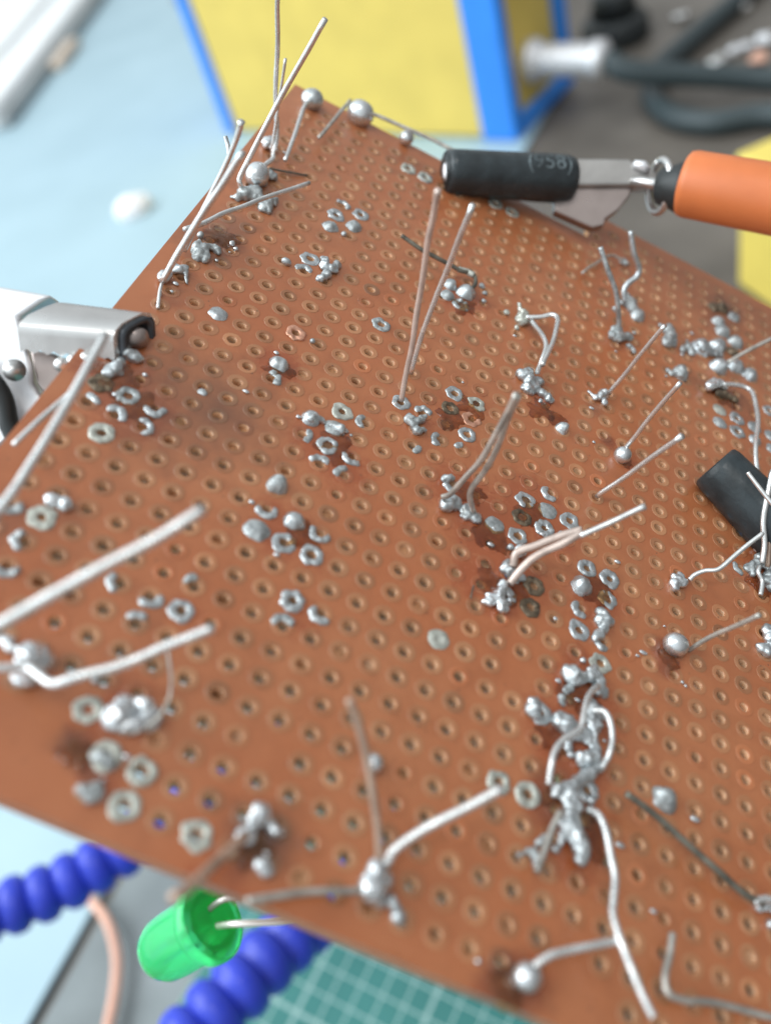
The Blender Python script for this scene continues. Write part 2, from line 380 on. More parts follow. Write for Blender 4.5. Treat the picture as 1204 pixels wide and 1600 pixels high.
# bits of solder and clear plastic on the desk, top right
for i, (x, y, r, lb, mm) in enumerate(((1158, 78, 1.1, 'larger crumpled silver scrap on the desk at upper right', 'brightsteel'), (1192, 62, 0.9, 'silver scrap nearest the right edge of the desk', 'brightsteel'),
                                 (1118, 94, 1.0, 'dull silver scrap lying closest to the dark cable loop', 'steel'), (1184, 90, 0.9, 'pinkish scrap between the silver scraps on the desk', 'pinkwire'),
                                 (1062, 24, 0.9, 'lone small silver scrap left of the diagonal cable', 'steel'), (1150, 12, 1.2, 'long dull scrap at the top right of the desk', 'steel'))):
    c = T(x, y, 0.35); mb = MB()
    for k in range(5):
        a = random.random() * 6.28; mb.add(ico(c + np.array([math.cos(a), math.sin(a), 0.2 * random.random()]) * r * 0.5, r * 0.5, (1, 0.7 + 0.3 * random.random(), 0.6), 2))
    tag(mb.build('metal_scrap', M[mm]), lb, 'scrap', 'scraps lying on the desk')

# yellow box at the right edge
y0 = T(1149, 446); y1 = T(1215, 492); yl = y1 - y0; yl /= np.linalg.norm(yl); yd = np.array([-yl[1], yl[0], 0])
yb = empty('yellow_box', y0, 'plain yellow plastic box at the right edge behind the orange sleeve', 'box')
bevel(mesh('tub', *box8(y0, yl * 9, yd * 9, up * 6.2), M['yellow2'], yb, world=True), 0.35)
bevel(mesh('lid', *box8(y0 - yl * 0.15 - yd * 0.15 + up * 6.2, yl * 9.3, yd * 9.3, up * 1.2), M['yellow2'], yb, world=True), 0.3)

# white power strip and box in the upper left corner
w0 = T(20, 200, 0.3); w1 = T(158, 10, 0.3); wl = w1 - w0; wl[2] = 0; wl /= np.linalg.norm(wl); wd = np.array([-wl[1], wl[0], 0])
ws = empty('white_case', w0, 'long white plastic case lying slantwise on the mat at upper left', 'case')
bevel(mesh('shell', *box8(w0 + wd * 1.2, wl * 75, wd * 6.0, up * 2.4), M['white'], ws, world=True), 0.6)
bevel(mesh('case_shadow_strip', *box8(w0 + wd * 0.1, wl * 74, wd * 1.09, up * 1.4), M['grey'], ws, world=True), 0.2)  # grey strip standing in for the shadow along the case
bevel(mesh('beige_tab', *box8(w0 - wd * 1.6 + wl * 17, wl * 9, wd * 1.65, up * 1.1), M['beige'], ws, world=True), 0.2)
w2 = w0 + wd * 8.4 - wl * 10
bevel(fixn(mesh('white_box', *box8(w2, wl * 95, wd * 50, up * 2.6), M['white'])), 0.6)
tag(bpy.data.objects['white_box'], 'big white box filling the top left corner behind the long case', 'box')
# white cotton crumb
c = T(207, 326, 0.75); mb = MB().add(ico(c, 1.35, (1.1, 0.9, 0.8), 3)).add(ico(c + np.array([0.8, 0.3, 0.1]), 0.9, (1, 1, 0.8), 3))
tag(mb.build('cotton_ball', M['paper']), 'small white cotton wad on the pale blue mat', 'cotton ball')

# ------------------------------------------------------------------ blue segmented arms
def arm(name, path, r, label):
    root = empty(name, path[0], label, 'flexible arm', 'blue segmented arms of the third hand')
    pts = spline(path, 40); ds = [0]
    for a, b_ in zip(pts, pts[1:]): ds.append(ds[-1] + np.linalg.norm(b_ - a))
    step = r * 0.95; s = 0
    def at(s):
        i = min(max(np.searchsorted(ds, s) - 1, 0), len(pts) - 2); t = (s - ds[i]) / (ds[i + 1] - ds[i] + 1e-9)
        return pts[i] + (pts[i + 1] - pts[i]) * t
    prof = [(-0.10, 0.66), (0.0, 0.76), (0.10, 0.80), (0.2, 0.92), (0.42, 1.0), (0.68, 1.0), (0.86, 0.93), (0.97, 0.80), (1.06, 0.70)]
    while s + step < ds[-1]:
        p, q_ = at(s), at(s + step)
        mesh('segment', *tube([p + (q_ - p) * a for a, _ in prof], [r * k for _, k in prof], 28), M['blue_hose'], root, world=True)
        s += step
    return root
arm('hose_arm', [Q(-190, 1500, 22.5), Q(-60, 1442, 23.5), Q(80, 1392, 24.3), Q(205, 1318, 25.2), Q(330, 1225, 27), Q(450, 1120, 31), T(520, 1060, 0.6)], 0.76,
    'blue segmented plastic arm crossing the pale blue mat at lower left')
arm('hose_arm', [Q(180, 1740, 18.5), Q(290, 1632, 19.5), Q(385, 1530, 20.5), Q(480, 1440, 22), Q(600, 1340, 25), Q(700, 1240, 30), T(740, 1180, 0.6)], 0.78,
    'blue segmented plastic arm running down beside the green cutting mat')
# pink wire
pw = [T(112, 1385, 0.6), T(140, 1405, 1.0), T(168, 1440, 1.2), T(182, 1490, 1.1), T(181, 1540, 1.0), T(170, 1600, 1.0), T(150, 1680, 0.9)]
tag(mesh('pink_wire', *tube(spline(pw, 10), 0.18, 12), M['pinkwire']), 'thin pink insulated wire curving over the mat edge below the arm', 'wire')

# ------------------------------------------------------------------ green LED hanging under the board edge
la = Q(334, 1438, 8.1); lb = Q(240, 1494, 8.45)
ax = lb - la; ax /= np.linalg.norm(ax)
led = empty('green_led', la, 'translucent green LED hanging by its lead below the board edge', 'LED')
R_ = 0.305; ny_l = np.array([ax[1], -ax[0], 0.0]); ny_l /= np.linalg.norm(ny_l)
prof = [(0.10, 0.01), (0.10, R_ * 0.62), (0.085, R_ * 0.70), (0.02, R_ * 0.78), (0.0, R_ * 0.86), (0.0, R_ * 1.10), (0.03, R_ * 1.18), (0.11, R_ * 1.18), (0.14, R_ * 1.12), (0.15, R_ * 1.0), (0.55, R_ * 0.985), (0.68, R_ * 0.95), (0.78, R_ * 0.82), (0.85, R_ * 0.6), (0.885, R_ * 0.3), (0.89, 0.01)]
fixn(mesh('lens', *tube([la + ax * a for a, _ in prof], [r for _, r in prof], 48, up=ny_l), M['led'], led, world=True)).modifiers.new('e', 'EDGE_SPLIT').split_angle = math.radians(50)
mesh('anvil', *box8(la + ax * 0.1 + np.array([-0.08, 0, -0.03]), ax * 0.3, (0.1, 0.02, 0), (0, 0.02, 0.06)), M['lead'], led, world=True)
mesh('lead', *tube(spline([la + ax * 0.25, Q(346, 1446, 8.08), Q(380, 1443, 8.0), Q(440, 1440, 8.05), Q(500, 1432, 8.2)], 6), 0.032, 10), M['lead'], led, world=True)
mesh('lead', *tube(spline([la + ax * 0.25 + (WM @ np.array([0.02, -0.1, 0])), Q(352, 1405, 8.1), Q(420, 1408, 8.1), Q(480, 1400, 8.2)], 6), 0.028, 10), M['dull'], led, world=True)

# ------------------------------------------------------------------ perfboard
root = bpy.data.objects.new('perfboard', None); C.objects.link(root); root.empty_display_size = 0.5
root.matrix_world = Matrix([[BU[i], BV[i], BN[i], BO[i]] for i in range(3)] + [[0, 0, 0, 1]])
tag(root, 'used copper brown perfboard full of holes, solder splashes and clipped component leads', 'circuit board')
BMI = root.matrix_world

# stains: (px, py, radius in cm, flux red, char)
STAINS = [(178, 575, .42, .9, .25), (190, 620, .5, .6, .3), (215, 640, .45, .8, .3), (330, 640, .75, 0, .62), (280, 655, .7, 0, .5), (345, 620, .4, 0, .5), (240, 600, .5, .1, .35),
          (345, 375, .38, .5, .75), (320, 385, .4, .3, .5), (365, 355, .3, .2, .6), (272, 470, .3, .4, .2), (437, 570, .28, .9, .1), (462, 524, .16, .6, 0),
          (505, 690, .45, .75, 0), (540, 735, .35, .7, 0), (440, 830, .4, .75, .1), (480, 860, .35, .5, 0), (470, 965, .3, .55, 0), (430, 800, .25, .6, 0),
          (770, 830, .55, .95, .1), (720, 770, .45, .9, 0), (830, 790, .5, .9, .1), (860, 830, .4, .8, 0), (780, 900, .45, .85, .1), (745, 900, .35, .8, .05), (780, 935, .3, .8, .2), (820, 900, .5, .55, 0),
          (735, 630, .4, .45, 0), (660, 660, .35, .5, .1), (700, 640, .4, .5, 0), (735, 700, .3, .4, 0), (845, 620, .35, .6, 0), (880, 650, .3, .4, 0), (725, 465, .45, .7, .2), (700, 470, .3, .5, .1), (505, 350, .3, .2, 0), (510, 425, .3, .25, .1),
          (930, 930, .4, .75, .05), (915, 960, .3, .6, 0), (905, 1035, .25, .8, .25), (905, 1080, .35, .9, .1), (880, 1150, .4, .95, 0), (850, 1110, .3, .6, 0), (930, 1120, .35, .7, .1), (900, 1190, .4, .8, .1),
          (870, 1250, .35, .95, .55), (905, 1290, .4, .8, .2), (900, 1340, .4, .6, 0), (935, 1320, .3, .5, 0), (945, 1380, .25, .4, 0), (950, 690, .13, .9, .6), (978, 718, .2, .8, .2), (1040, 1020, .2, 1, .4), (1042, 1045, .14, 1, .5), (935, 640, .2, .3, .3),
          (1120, 500, .4, .4, .5), (1130, 480, .35, .3, .6), (1140, 560, .5, .3, .2), (1140, 620, .4, .5, .5), (1095, 600, .3, .2, .4), (1160, 650, .5, .4, .1), (965, 540, .45, .4, .2), (985, 480, .35, .3, .2), (945, 470, .3, .2, .3),
          (128, 1185, .12, .7, .7), (115, 1165, .1, .7, .9), (140, 1205, .12, .8, .6), (160, 1225, .2, .7, .1), (160, 1130, .3, .6, .2), (205, 1110, .35, .7, .2), (90, 1060, .3, .2, 0), (405, 1310, .25, .5, 1.0), (385, 1330, .25, .5, .6), (335, 1385, .35, .6, .1), (360, 1360, .3, .5, .1),
          (800, 1545, .25, 1, .8), (780, 1555, .2, 1, .6), (825, 1530, .2, .9, .2), (585, 1190, .15, .3, .3), (590, 1400, .2, .2, .3), (290, 955, .2, .6, .1), (20, 810, .4, .4, .3), (75, 805, .4, .3, .3), (250, 950, .3, .2, .2), (1200, 890, .5, .7, .2), (1150, 880, .4, .5, .1), (1135, 800, .4, .4, .1),
          (790, 490, .25, .3, 0), (820, 500, .3, .4, 0), (650, 265, .6, .1, .3), (400, 300, .5, .1, .3), (430, 240, .4, .1, .3), (300, 430, .35, .3, .2), (1060, 530, .4, .3, .2), (1060, 590, .3, .2, .3), (700, 545, .5, .15, 0), (940, 1180, .25, .4, 0)]
SP = np.array([[*P(x, y)[:2], r, a, b_] for x, y, r, a, b_ in STAINS])
def stain(x, y):
    d2 = ((SP[:, 0] - x) ** 2 + (SP[:, 1] - y) ** 2) / SP[:, 2] ** 2
    g = np.exp(-d2 * 1.1)
    return min(1, (g * SP[:, 3]).max()), min(1, (g * SP[:, 4]).max())
SEG = 16; RH = 0.047; RP = 0.097; TH = 0.16; PZ = 0.0035
V, Fc, MI, COL, SM = [], [], [], [], []
def addf(f, mi, sm=False): Fc.append(f); MI.append(mi); SM.append(sm)
ringdir = [(math.cos(2 * math.pi * k / SEG), math.sin(2 * math.pi * k / SEG)) for k in range(SEG)]
sq = []
for c_, s_ in ringdir:
    m_ = max(abs(c_), abs(s_)); sq.append((c_ / m_ * PIT / 2, s_ / m_ * PIT / 2))
def vtx(x, y, z, tone):
    V.append((x, y, z)); a, b_ = stain(x, y); COL.append((a, b_, tone, 1)); return len(V) - 1
bare = set()
UMIN, UMAX, VMIN = -12, 22, -9
def vtop(u): return 28 if u <= 4 else 31
corner = P(60, 1165)
for u in range(UMIN, UMAX + 1):
    for v in range(VMIN, vtop(u) + 1):
        cx, cy = u * PIT, v * PIT
        nohole = (math.hypot(cx - corner[0], cy - corner[1]) < 0.42) or (u in (8, 9) and v == VMIN)
        pale = 0.5 + rng.normal() * 0.2
        if nohole or rng.random() < 0.012:
            ci = vtx(cx, cy, 0.0, 0.5)
            o_ = [vtx(cx + a, cy + b_, 0.0, 0.5) for a, b_ in sq]
            for k in range(SEG): addf((o_[k], o_[(k + 1) % SEG], ci), 0)
            continue
        ecc = rng.normal(0, 0.003, 2); rp = RP * (1 + rng.normal() * 0.03)
        haspad = rng.random() > 0.07
        R0 = [vtx(cx + a, cy + b_, 0, 0.5) for a, b_ in sq]
        R1 = [vtx(cx + rp * a, cy + rp * b_, 0, 0.42) for a, b_ in ringdir]
        R2 = [vtx(cx + (rp - 0.004) * a, cy + (rp - 0.004) * b_, PZ, pale) for a, b_ in ringdir]
        R3 = [vtx(cx + ecc[0] + (RH + 0.008) * a, cy + ecc[1] + (RH + 0.008) * b_, PZ, pale) for a, b_ in ringdir]
        R4 = [vtx(cx + ecc[0] + RH * a, cy + ecc[1] + RH * b_, PZ - 0.008, pale) for a, b_ in ringdir]
        R5 = [vtx(cx + ecc[0] + RH * a, cy + ecc[1] + RH * b_, -TH, 0.5) for a, b_ in ringdir]
        R6 = [vtx(cx + a, cy + b_, -TH, 0.5) for a, b_ in sq]
        pm = 1 if haspad else 0
        if rng.random() < (0.5 if v > 2 else 0.18):  # shallow plugs added so that some hole bottoms look lit
            zp_ = -0.03 - 0.07 * rng.random(); tx_, ty_ = rng.normal(0, .25, 2)
            pc = vtx(cx + ecc[0], cy + ecc[1], zp_ - .012, .5)
            PR = [vtx(cx + ecc[0] + RH * a, cy + ecc[1] + RH * b_, zp_ + RH * (a * tx_ + b_ * ty_), .5) for a, b_ in ringdir]
            for k in range(SEG): addf((PR[k], PR[(k + 1) % SEG], pc), 3, True)
        for k in range(SEG):
            j = (k + 1) % SEG
            addf((R0[k], R0[j], R1[j], R1[k]), 0)
            addf((R1[k], R1[j], R2[j], R2[k]), pm); addf((R2[k], R2[j], R3[j], R3[k]), pm)
            addf((R3[k], R3[j], R4[j], R4[k]), pm, True); addf((R4[k], R4[j], R5[j], R5[k]), 2, True)
            addf((R5[k], R5[j], R6[j], R6[k]), 0)
def rect(u0, u1, v0, v1):
    nu = max(1, int(math.ceil(u1 - u0 - 1e-6))); nv = max(1, int(math.ceil(v1 - v0 - 1e-6)))
    for z in (0, -TH):
        ids = [[vtx((u0 + (u1 - u0) * i / nu) * PIT, (v0 + (v1 - v0) * j / nv) * PIT, z, 0.5) for j in range(nv + 1)] for i in range(nu + 1)]
        for i in range(nu):
            for j in range(nv):
                f = (ids[i][j], ids[i + 1][j], ids[i + 1][j + 1], ids[i][j + 1]); addf(f if z == 0 else f[::-1], 0)
UL, VB, UR = -13.35, -9.98, 23.2
rect(UL, UMIN - .5, VB, 29.5); rect(UMIN - .5, UMAX + .5, VB, VMIN - .5); rect(UMIN - .5, 4.5, 28.5, 29.5)
rect(4.5, UMAX + .5, 31.5, 32.3); rect(UMAX + .5, UR, VB, 32.3)
out = [(UL, VB), (UR, VB), (UR, 32.3), (4.5, 32.3), (4.5, 29.5), (UL, 29.5)]
for (a, b_), (c_, d_) in zip(out, out[1:] + out[:1]):
    n_ = int(math.hypot(c_ - a, d_ - b_)) + 1
    for i in range(n_):
        q0 = (a + (c_ - a) * i / n_, b_ + (d_ - b_) * i / n_); q1 = (a + (c_ - a) * (i + 1) / n_, b_ + (d_ - b_) * (i + 1) / n_)
        i0 = vtx(q0[0] * PIT, q0[1] * PIT, 0, .6); i1 = vtx(q1[0] * PIT, q1[1] * PIT, 0, .6); i2 = vtx(q1[0] * PIT, q1[1] * PIT, -TH, .6); i3 = vtx(q0[0] * PIT, q0[1] * PIT, -TH, .6)
        addf((i0, i3, i2, i1), 0)
me = bpy.data.meshes.new('sheet'); me.from_pydata(V, [], Fc); me.update()
me.materials.append(M['sheet']); me.materials.append(M['pad']); me.materials.append(M['wall']); me.materials.append(M['plug'])
me.polygons.foreach_set('material_index', MI); me.polygons.foreach_set('use_smooth', SM)
ca_ = me.color_attributes.new('stain', 'FLOAT_COLOR', 'POINT'); ca_.data.foreach_set('color', np.array(COL, np.float32).ravel())
link(bpy.data.objects.new('sheet', me), root)

# ---- solder builders (board coordinates)
def part(name, vf, m, label=None, smooth=True):
    o = mesh(name, vf[0], vf[1], M[m], root, smooth)
    if label: o['label'] = label
    return o
def ring(cx, cy, ro=0.102, ri=0.048, h=0.03, a0=0, a1=360, jag=0.1):
    full = (a1 - a0) >= 359; n = max(10, int((a1 - a0) / 12)); pr = 7; vs, fs = [], []
    off = random.random() * 50
    for i in range(n + (0 if full else 1)):
        t = i / n; a = math.radians(a0 + (a1 - a0) * t); tp = 1 if full else max(0.08, min(1, 2.6 * math.sin(math.pi * t)))
        j = noise.noise((math.cos(a) * 1.7 + off, math.sin(a) * 1.7, 0)); j2 = noise.noise((math.cos(a) * 1.9, math.sin(a) * 1.9 + off, 4))
        R1 = ro * (1 + jag * j); R0 = ri * (1 + 1.6 * jag * j2); mid = (R0 + R1) / 2; hw = (R1 - R0) / 2 * tp; hh = h * tp * (1 + 0.8 * j2)
        for k in range(pr):
            p = math.pi * k / (pr - 1); rr = mid - hw * math.cos(p)
            vs.append((cx + rr * math.cos(a), cy + rr * math.sin(a), 0.002 + hh * math.sin(p) ** 0.55))
    m = len(vs) // pr
    for i in range(m if full else m - 1):
        for k in range(pr - 1):
            i2 = (i + 1) % m; fs.append((i * pr + k, i2 * pr + k, i2 * pr + k + 1, i * pr + k + 1))
    return vs, fs
def dome(cx, cy, r=0.1, h=0.04, lx=1.0, jag=0.08, hole=0.0, pw=2.0, ang=0.0):
    n, m = 28, 12; vs, fs = [], []; off = random.random() * 50
    for j in range(m + 1):
        s = j / m
        for i in range(n):
            a = 2 * math.pi * i / n; jj = 1 + jag * noise.noise((math.cos(a) * 1.5 + off, math.sin(a) * 1.5, 0))
            x, y = r * s * jj * math.cos(a) * lx, r * s * jj * math.sin(a)
            z = h * (1 - s ** pw) * (1 + 1.1 * jag * noise.noise((x * 9 + off, y * 9, 1)))
            if hole and s < 0.5: z -= hole * (1 - s / 0.5) ** 0.6
            vs.append((cx + x * math.cos(ang) - y * math.sin(ang), cy + x * math.sin(ang) + y * math.cos(ang), 0.003 + z))
    for j in range(m):
        for i in range(n):
            i2 = (i + 1) % n; fs.append((j * n + i, (j + 1) * n + i, (j + 1) * n + i2, j * n + i2))
    return vs, fs
def ball(cx, cy, r, cz=0.0, jag=0.03, sc=(1, 1, 1)):
    vs, fs = ico((0, 0, 0), r, sc, 3); off = random.random() * 50
    return [np.array(v) * (1 + jag * noise.noise(Vector(v) * (1.6 / r) + Vector((off, 0, 0)))) + np.array([cx, cy, cz]) for v in vs], fs
FLAT = 0.75
def lump(name, px, m='solder', vox=0.013, label=None, links=()):
    """fused clump from (x, y, height, radius) photo points; links join pairs with thin necks (i, j, r)"""
    mb = MB(); cs = []
    for x, y, h, r in px:
        p = P(x, y, h * FLAT); cs.append(p)
        mb.add(ico(p, r, (1 + 0.3 * random.uniform(-1, 1), 1 + 0.3 * random.uniform(-1, 1), 0.72), 2))
    prs = list(links)
    for i in range(len(px)):
        for j in range(i + 1, len(px)):
            dd = np.linalg.norm(cs[i] - cs[j]); ra, rb = px[i][3], px[j][3]
            if dd < 1.25 * (ra + rb): prs.append((i, j, 0.72 * min(ra, rb)))
    for i, j, r in prs:
        mb.add(tube([cs[i] + (cs[j] - cs[i]) * t for t in (0, .25, .5, .75, 1)], [px[i][3] * .85, (px[i][3] * .5 + r * .6), r, (px[j][3] * .5 + r * .6), px[j][3] * .85], 10))
    o = mb.build(name, M[m])
    r_ = o.modifiers.new('r', 'REMESH'); r_.mode = 'VOXEL'; r_.voxel_size = vox; r_.use_smooth_shade = True
    s_ = o.modifiers.new('s', 'SMOOTH'); s_.factor = 0.6; s_.iterations = 5
    dg = bpy.context.evaluated_depsgraph_get(); dg.update()
    me = bpy.data.meshes.new_from_object(o.evaluated_get(dg)); old = o.data; o.modifiers.clear(); o.data = me; bpy.data.meshes.remove(old)
    off = random.random() * 40
    nn = [v.normal.copy() for v in me.vertices]
    for v, q in zip(me.vertices, nn):
        d_ = 0.010 + 0.024 * noise.noise(v.co * 9 + Vector((off, 0, 0))) + 0.016 * noise.noise(v.co * 24 + Vector((off, 5, 0)))
        v.co += q * d_ + noise.noise_vector(v.co * 7 + Vector((off, 0, 9))) * 0.012
    me.polygons.foreach_set('use_smooth', [True] * len(me.polygons))
    if not me.materials: me.materials.append(M[m])
    o.parent = root
    if label: o['label'] = label
    return o
def wire(px, r=0.03, h0=0.03, h1=None, m='tin', n=8, label=None, hs=None, name='wire_lead', tip=None):
    """lead through photo points; heights run from h0 to h1 (None: nearest to upright)"""
    b0 = P(*px[0], h0)
    if h1 is None and hs is None: h1 = autoh(b0, *px[-1])
    d = [0]
    for a, b_ in zip(px, px[1:]): d.append(d[-1] + math.hypot(b_[0] - a[0], b_[1] - a[1]))
    pts = [P(x, y, hs[i] if hs else h0 + (h1 - h0) * d[i] / d[-1]) for i, (x, y) in enumerate(px)]
    path = spline(pts, n)
    k = len(path); off = random.random() * 40; r *= 0.92
    path = [p + np.array(noise.noise_vector(Vector(p) * 2.2 + Vector((off, 0, 0)))) * 0.014 * (1 if 0 < i < k - 1 else 0) for i, p in enumerate(path)]
    rr = [r * (1 + 0.07 * noise.noise(Vector(p) * 7 + Vector((off, 3, 0)))) for p in path]
    if tip: rr[-1] = r * tip; rr[-2] = r * (1 + tip) / 2 if tip < 1 else r
    return part(name, tube(path, rr, 12), m, label)

# ---- tinned pads: (x, y, kind, arg) kind R ring, C crescent (start angle, span), D filled disc
def S(x, y): u, v = snap(x, y); return u * PIT, v * PIT
def ang_to(x, y, qx, qy):  # board-plane angle from (x,y) to (qx,qy)
    a, b_ = P(x, y), P(qx, qy); return math.degrees(math.atan2(b_[1] - a[1], b_[0] - a[0]))
RINGS = [(526, 342), (560, 337), (486, 409), (591, 500, 'dull_'), (200, 626, 'dull_'), (163, 677, 'pale'), (512, 694), (537, 644, 'pale'), (628, 628), (730, 676), (712, 616), (742, 630, 'pale'),
         (709, 637, 'dark'), (161, 606, 'dark'), (814, 804, 'dark'), (445, 845), (489, 864), (459, 939), (283, 953), (820, 778), (850, 823), (888, 811), (807, 834), (916, 887), (949, 904), (947, 934), (795, 931),
         (943, 1042, 'pale'), (917, 1240), (143, 1112, 'pale'), (193, 1258, 'pale'), (310, 1308, 'pale'), (70, 810, 'pale'), (160, 1190, 'pale'), (215, 1213, 'pale'), (1147, 648), (1146, 667), (1200, 635), (719, 472, 'dull_'), (848, 1118),
         (462, 523, 'copper'), (737, 650, 'copper'), (833, 910, 'dark'), (829, 948, 'dark'), (773, 1220, 'pale'), (902, 983), (641, 262, 'pale'), (658, 272, 'dull_'), (673, 277, 'pale'), (777, 325, 'pale'), (797, 337, 'pale')]
for q in RINGS:
    cx, cy = S(q[0], q[1]); k = q[2] if len(q) > 2 else ''
    m = {'': 'solder', 'pale': 'pale_pad', 'dull_': 'solder_dull', 'dark': 'darkpad', 'copper': 'copper'}[k]
    part('tinned_pad', ring(cx, cy, 0.104 + 0.008 * random.random(), 0.045 - 0.01 * random.random(), 0.010 + 0.012 * random.random(), jag=0.22), m)
# crescents: towards which photo point the solder lies
CRES = [(537, 324, 545, 320, 190), (474, 425, 474, 415, 200), (430, 590, 440, 590, 190), (313, 606, 312, 614, 70), (184, 652, 195, 645, 230), (243, 643, 243, 652, 230), (233, 669, 245, 669, 230), (484, 675, 489, 677, 150),
        (550, 713, 542, 722, 200), (501, 717, 501, 709, 180), (540, 737, 533, 730, 150), (572, 661, 563, 658, 170), (688, 686, 681, 684, 180), (664, 654, 664, 642, 200), (412, 792, 412, 802, 240), (502, 835, 497, 842, 260), (503, 957, 496, 962, 220), (445, 974, 445, 962, 200),
        (703, 752, 696, 750, 200), (859, 769, 850, 772, 220), (878, 832, 870, 830, 150), (907, 953, 897, 955, 200), (940, 997, 930, 1000, 200), (836, 1110, 826, 1103, 200), (813, 901, 820, 905, 130),
        (18, 796, 15, 806, 240), (40, 848, 30, 846, 180), (13, 890, 12, 896, 200), (189, 909, 178, 908, 160), (244, 938, 246, 946, 200), (215, 985, 216, 975, 130), (1148, 890, 1142, 892, 150), (136, 632, 140, 630, 120), (652, 695, 657, 699, 110), (719, 695, 716, 691, 90), (310, 912, 306, 905, 110)]
for x, y, tx, ty, span in CRES:
    cx, cy = S(x, y); a = ang_to(x, y, tx, ty)
    part('tinned_pad', ring(cx, cy, 0.108, 0.042 - 0.01 * random.random(), 0.021, a - span / 2, a + span / 2, 0.18), random.choice(('solder', 'solder', 'solder_dull')))
# filled flat discs
for x, y, r, h, m in ((685, 997, .1, .014, 'pale_pad'), (772, 818, .106, .02, 'solder_dull'), (855, 795, .104, .02, 'solder_dull'), (403, 827, .115, .05, 'solder_dull'), (340, 495, .1, .035, 'solder'), (821, 1242, .108, .012, 'pale_pad'),
                      (525, 669, .105, .035, 'solder_dull'), (1120, 633, .1, .02, 'pale_pad'), (1122, 655, .1, .035, 'solder_dull'), (1173, 661, .1, .045, 'solder_dull'), (1170, 679, .09, .05, 'solder'), (1198, 676, .1, .03, 'solder_dull'), (1197, 692, .09, .03, 'solder_dull')):
    cx, cy = S(x, y)
    if x == 821: part('tinned_pad', ring(cx, cy, .112, .042, .02, jag=.08), m)
    else: part('tinned_pad', dome(cx, cy, r, h, jag=.14, pw=3, hole=0.012 if x == 685 else 0), m)
# rounded joints
for x, y, r, h, m in ((437, 568, .105, .08, 'solder'), (486, 652, .1, .08, 'solder'), (517, 353, .1, .06, 'solder_dull'), (553, 353, .1, .06, 'solder_dull'), (434, 756, .1, .11, 'solder_dull'), (461, 813, .1, .09, 'solder'), (909, 914, .11, .11, 'solder'),
                      (1040, 1247, .12, .09, 'solder_dull'), (1122, 502, .1, .09, 'solder_dull'), (1129, 517, .12, .1, 'solder_dull'), (1146, 495, .1, .06, 'solder_dull'), (1097, 542, .15, .13, 'solder'), (1122, 540, .13, .11, 'solder'), (1149, 534, .12, .1, 'solder_dull'),
                      (1144, 549, .1, .06, 'darkpad'), (1123, 572, .13, .13, 'solder'), (1149, 571, .13, .11, 'solder'), (1171, 585, .12, .1, 'solder'), (1115, 479, .1, .06, 'darkpad'), (1128, 481, .11, .08, 'darkpad'), (1063, 582, .12, .11, 'solder_dull'), (728, 456, .12, .11, 'solder'), (704, 444, .09, .08, 'solder'), (699, 460, .09, .06, 'solder_dull'), (996, 492, .11, .1, 'solder_dull'), (879, 668, .08, .1, 'solder')):
    cx, cy, _ = P(x, y, h * 0.3)
    part('solder_joint', dome(cx, cy, r, h, jag=.2, pw=3.0), m)
# shiny balls: x, y, r, centre height
for x, y, r, cz, m, sc in ((972, 711, .1, .06, 'ball', (1, 1, 1)), (1055, 1007, .115, .07, 'ball', (1.1, 1, 1)), (823, 1526, .105, .075, 'ball', (1, 1, 1)), (488, 155, .15, .1, 'solder', (1, 1, .9)), (563, 177, .17, .12, 'ball', (1.1, 1, 1)), (635, 215, .1, .1, 'ball', (1, 1, 1)), (583, 1193, .075, .05, 'ball', (1, 1.1, 1)),
                           (918, 334, .1, .1, 'ball', (1, 1, 1)), (402, 273, .14, .1, 'ball', (1, 1.2, 1)), (910, 1032, .03, .02, 'ball', (1, 1, 1)), (964, 878, .03, .015, 'ball', (1.2, .7, .6)), (1085, 1280, .035, .02, 'ball', (1.4, .8, .6)), (1183, 857, .05, .04, 'ball', (1, 1, 1)), (488, 533, .03, .015, 'solder', (1, 1, 1)), (447, 409, .045, .03, 'solder', (1.3, .9, 1)), (537, 366, .035, .02, 'solder', (1, 1, 1)), (797, 855, .035, .02, 'solder', (1, 1, 1)), (791, 488, .04, .03, 'pale_pad', (1, 1, .8)), (719, 470, .03, .02, 'solder', (1, 1, 1)), (622, 1432, .055, .03, 'solder', (1, 1, .8)), (150, 1060, .03, .02, 'solder', (1, 1.4, .6))):
    cx, cy, _ = P(x, y, cz)
    part('solder_ball', ball(cx, cy, r, cz, sc=sc), m)

# ---- clumps of solder
L_ = lump
L_('solder_clump', [(208, 557, .04, .07), (200, 552, .05, .05)], 'solder')
L_('solder_clump', [(172, 582, .03, .05), (180, 577, .05, .06), (187, 583, .03, .045), (188, 566, .06, .025), (170, 573, .03, .03)], 'solder')
L_('solder_clump', [(486, 652, .05, .06), (505, 657, .03, .03), (518, 665, .03, .05), (530, 672, .03, .055), (543, 674, .02, .02), (550, 680, .015, .018)], 'solder', links=((0, 1, .02), (3, 4, .015)))
L_('solder_clump', [(508, 405, .06, .05), (506, 415, .05, .05), (509, 428, .04, .05), (520, 421, .04, .055), (527, 414, .04, .045), (500, 435, .03, .045)], 'solder')
L_('solder_clump', [(638, 655, .03, .05), (645, 665, .05, .05), (652, 674, .05, .045), (662, 672, .04, .035), (658, 654, .05, .035), (664, 650, .05, .025), (649, 658, .05, .04)], 'solder_dull')
L_('solder_clump', [(696, 748, .05, .05), (704, 748, .05, .035)], 'solder')
L_('solder_clump', [(697, 788, .04, .07), (706, 784, .05, .075), (712, 789, .04, .06), (700, 778, .06, .05)], 'solder')
L_('solder_clump', [(725, 796, .04, .05), (733, 803, .04, .055), (742, 808, .03, .05), (733, 792, .05, .04), (726, 806, .03, .045)], 'solder')
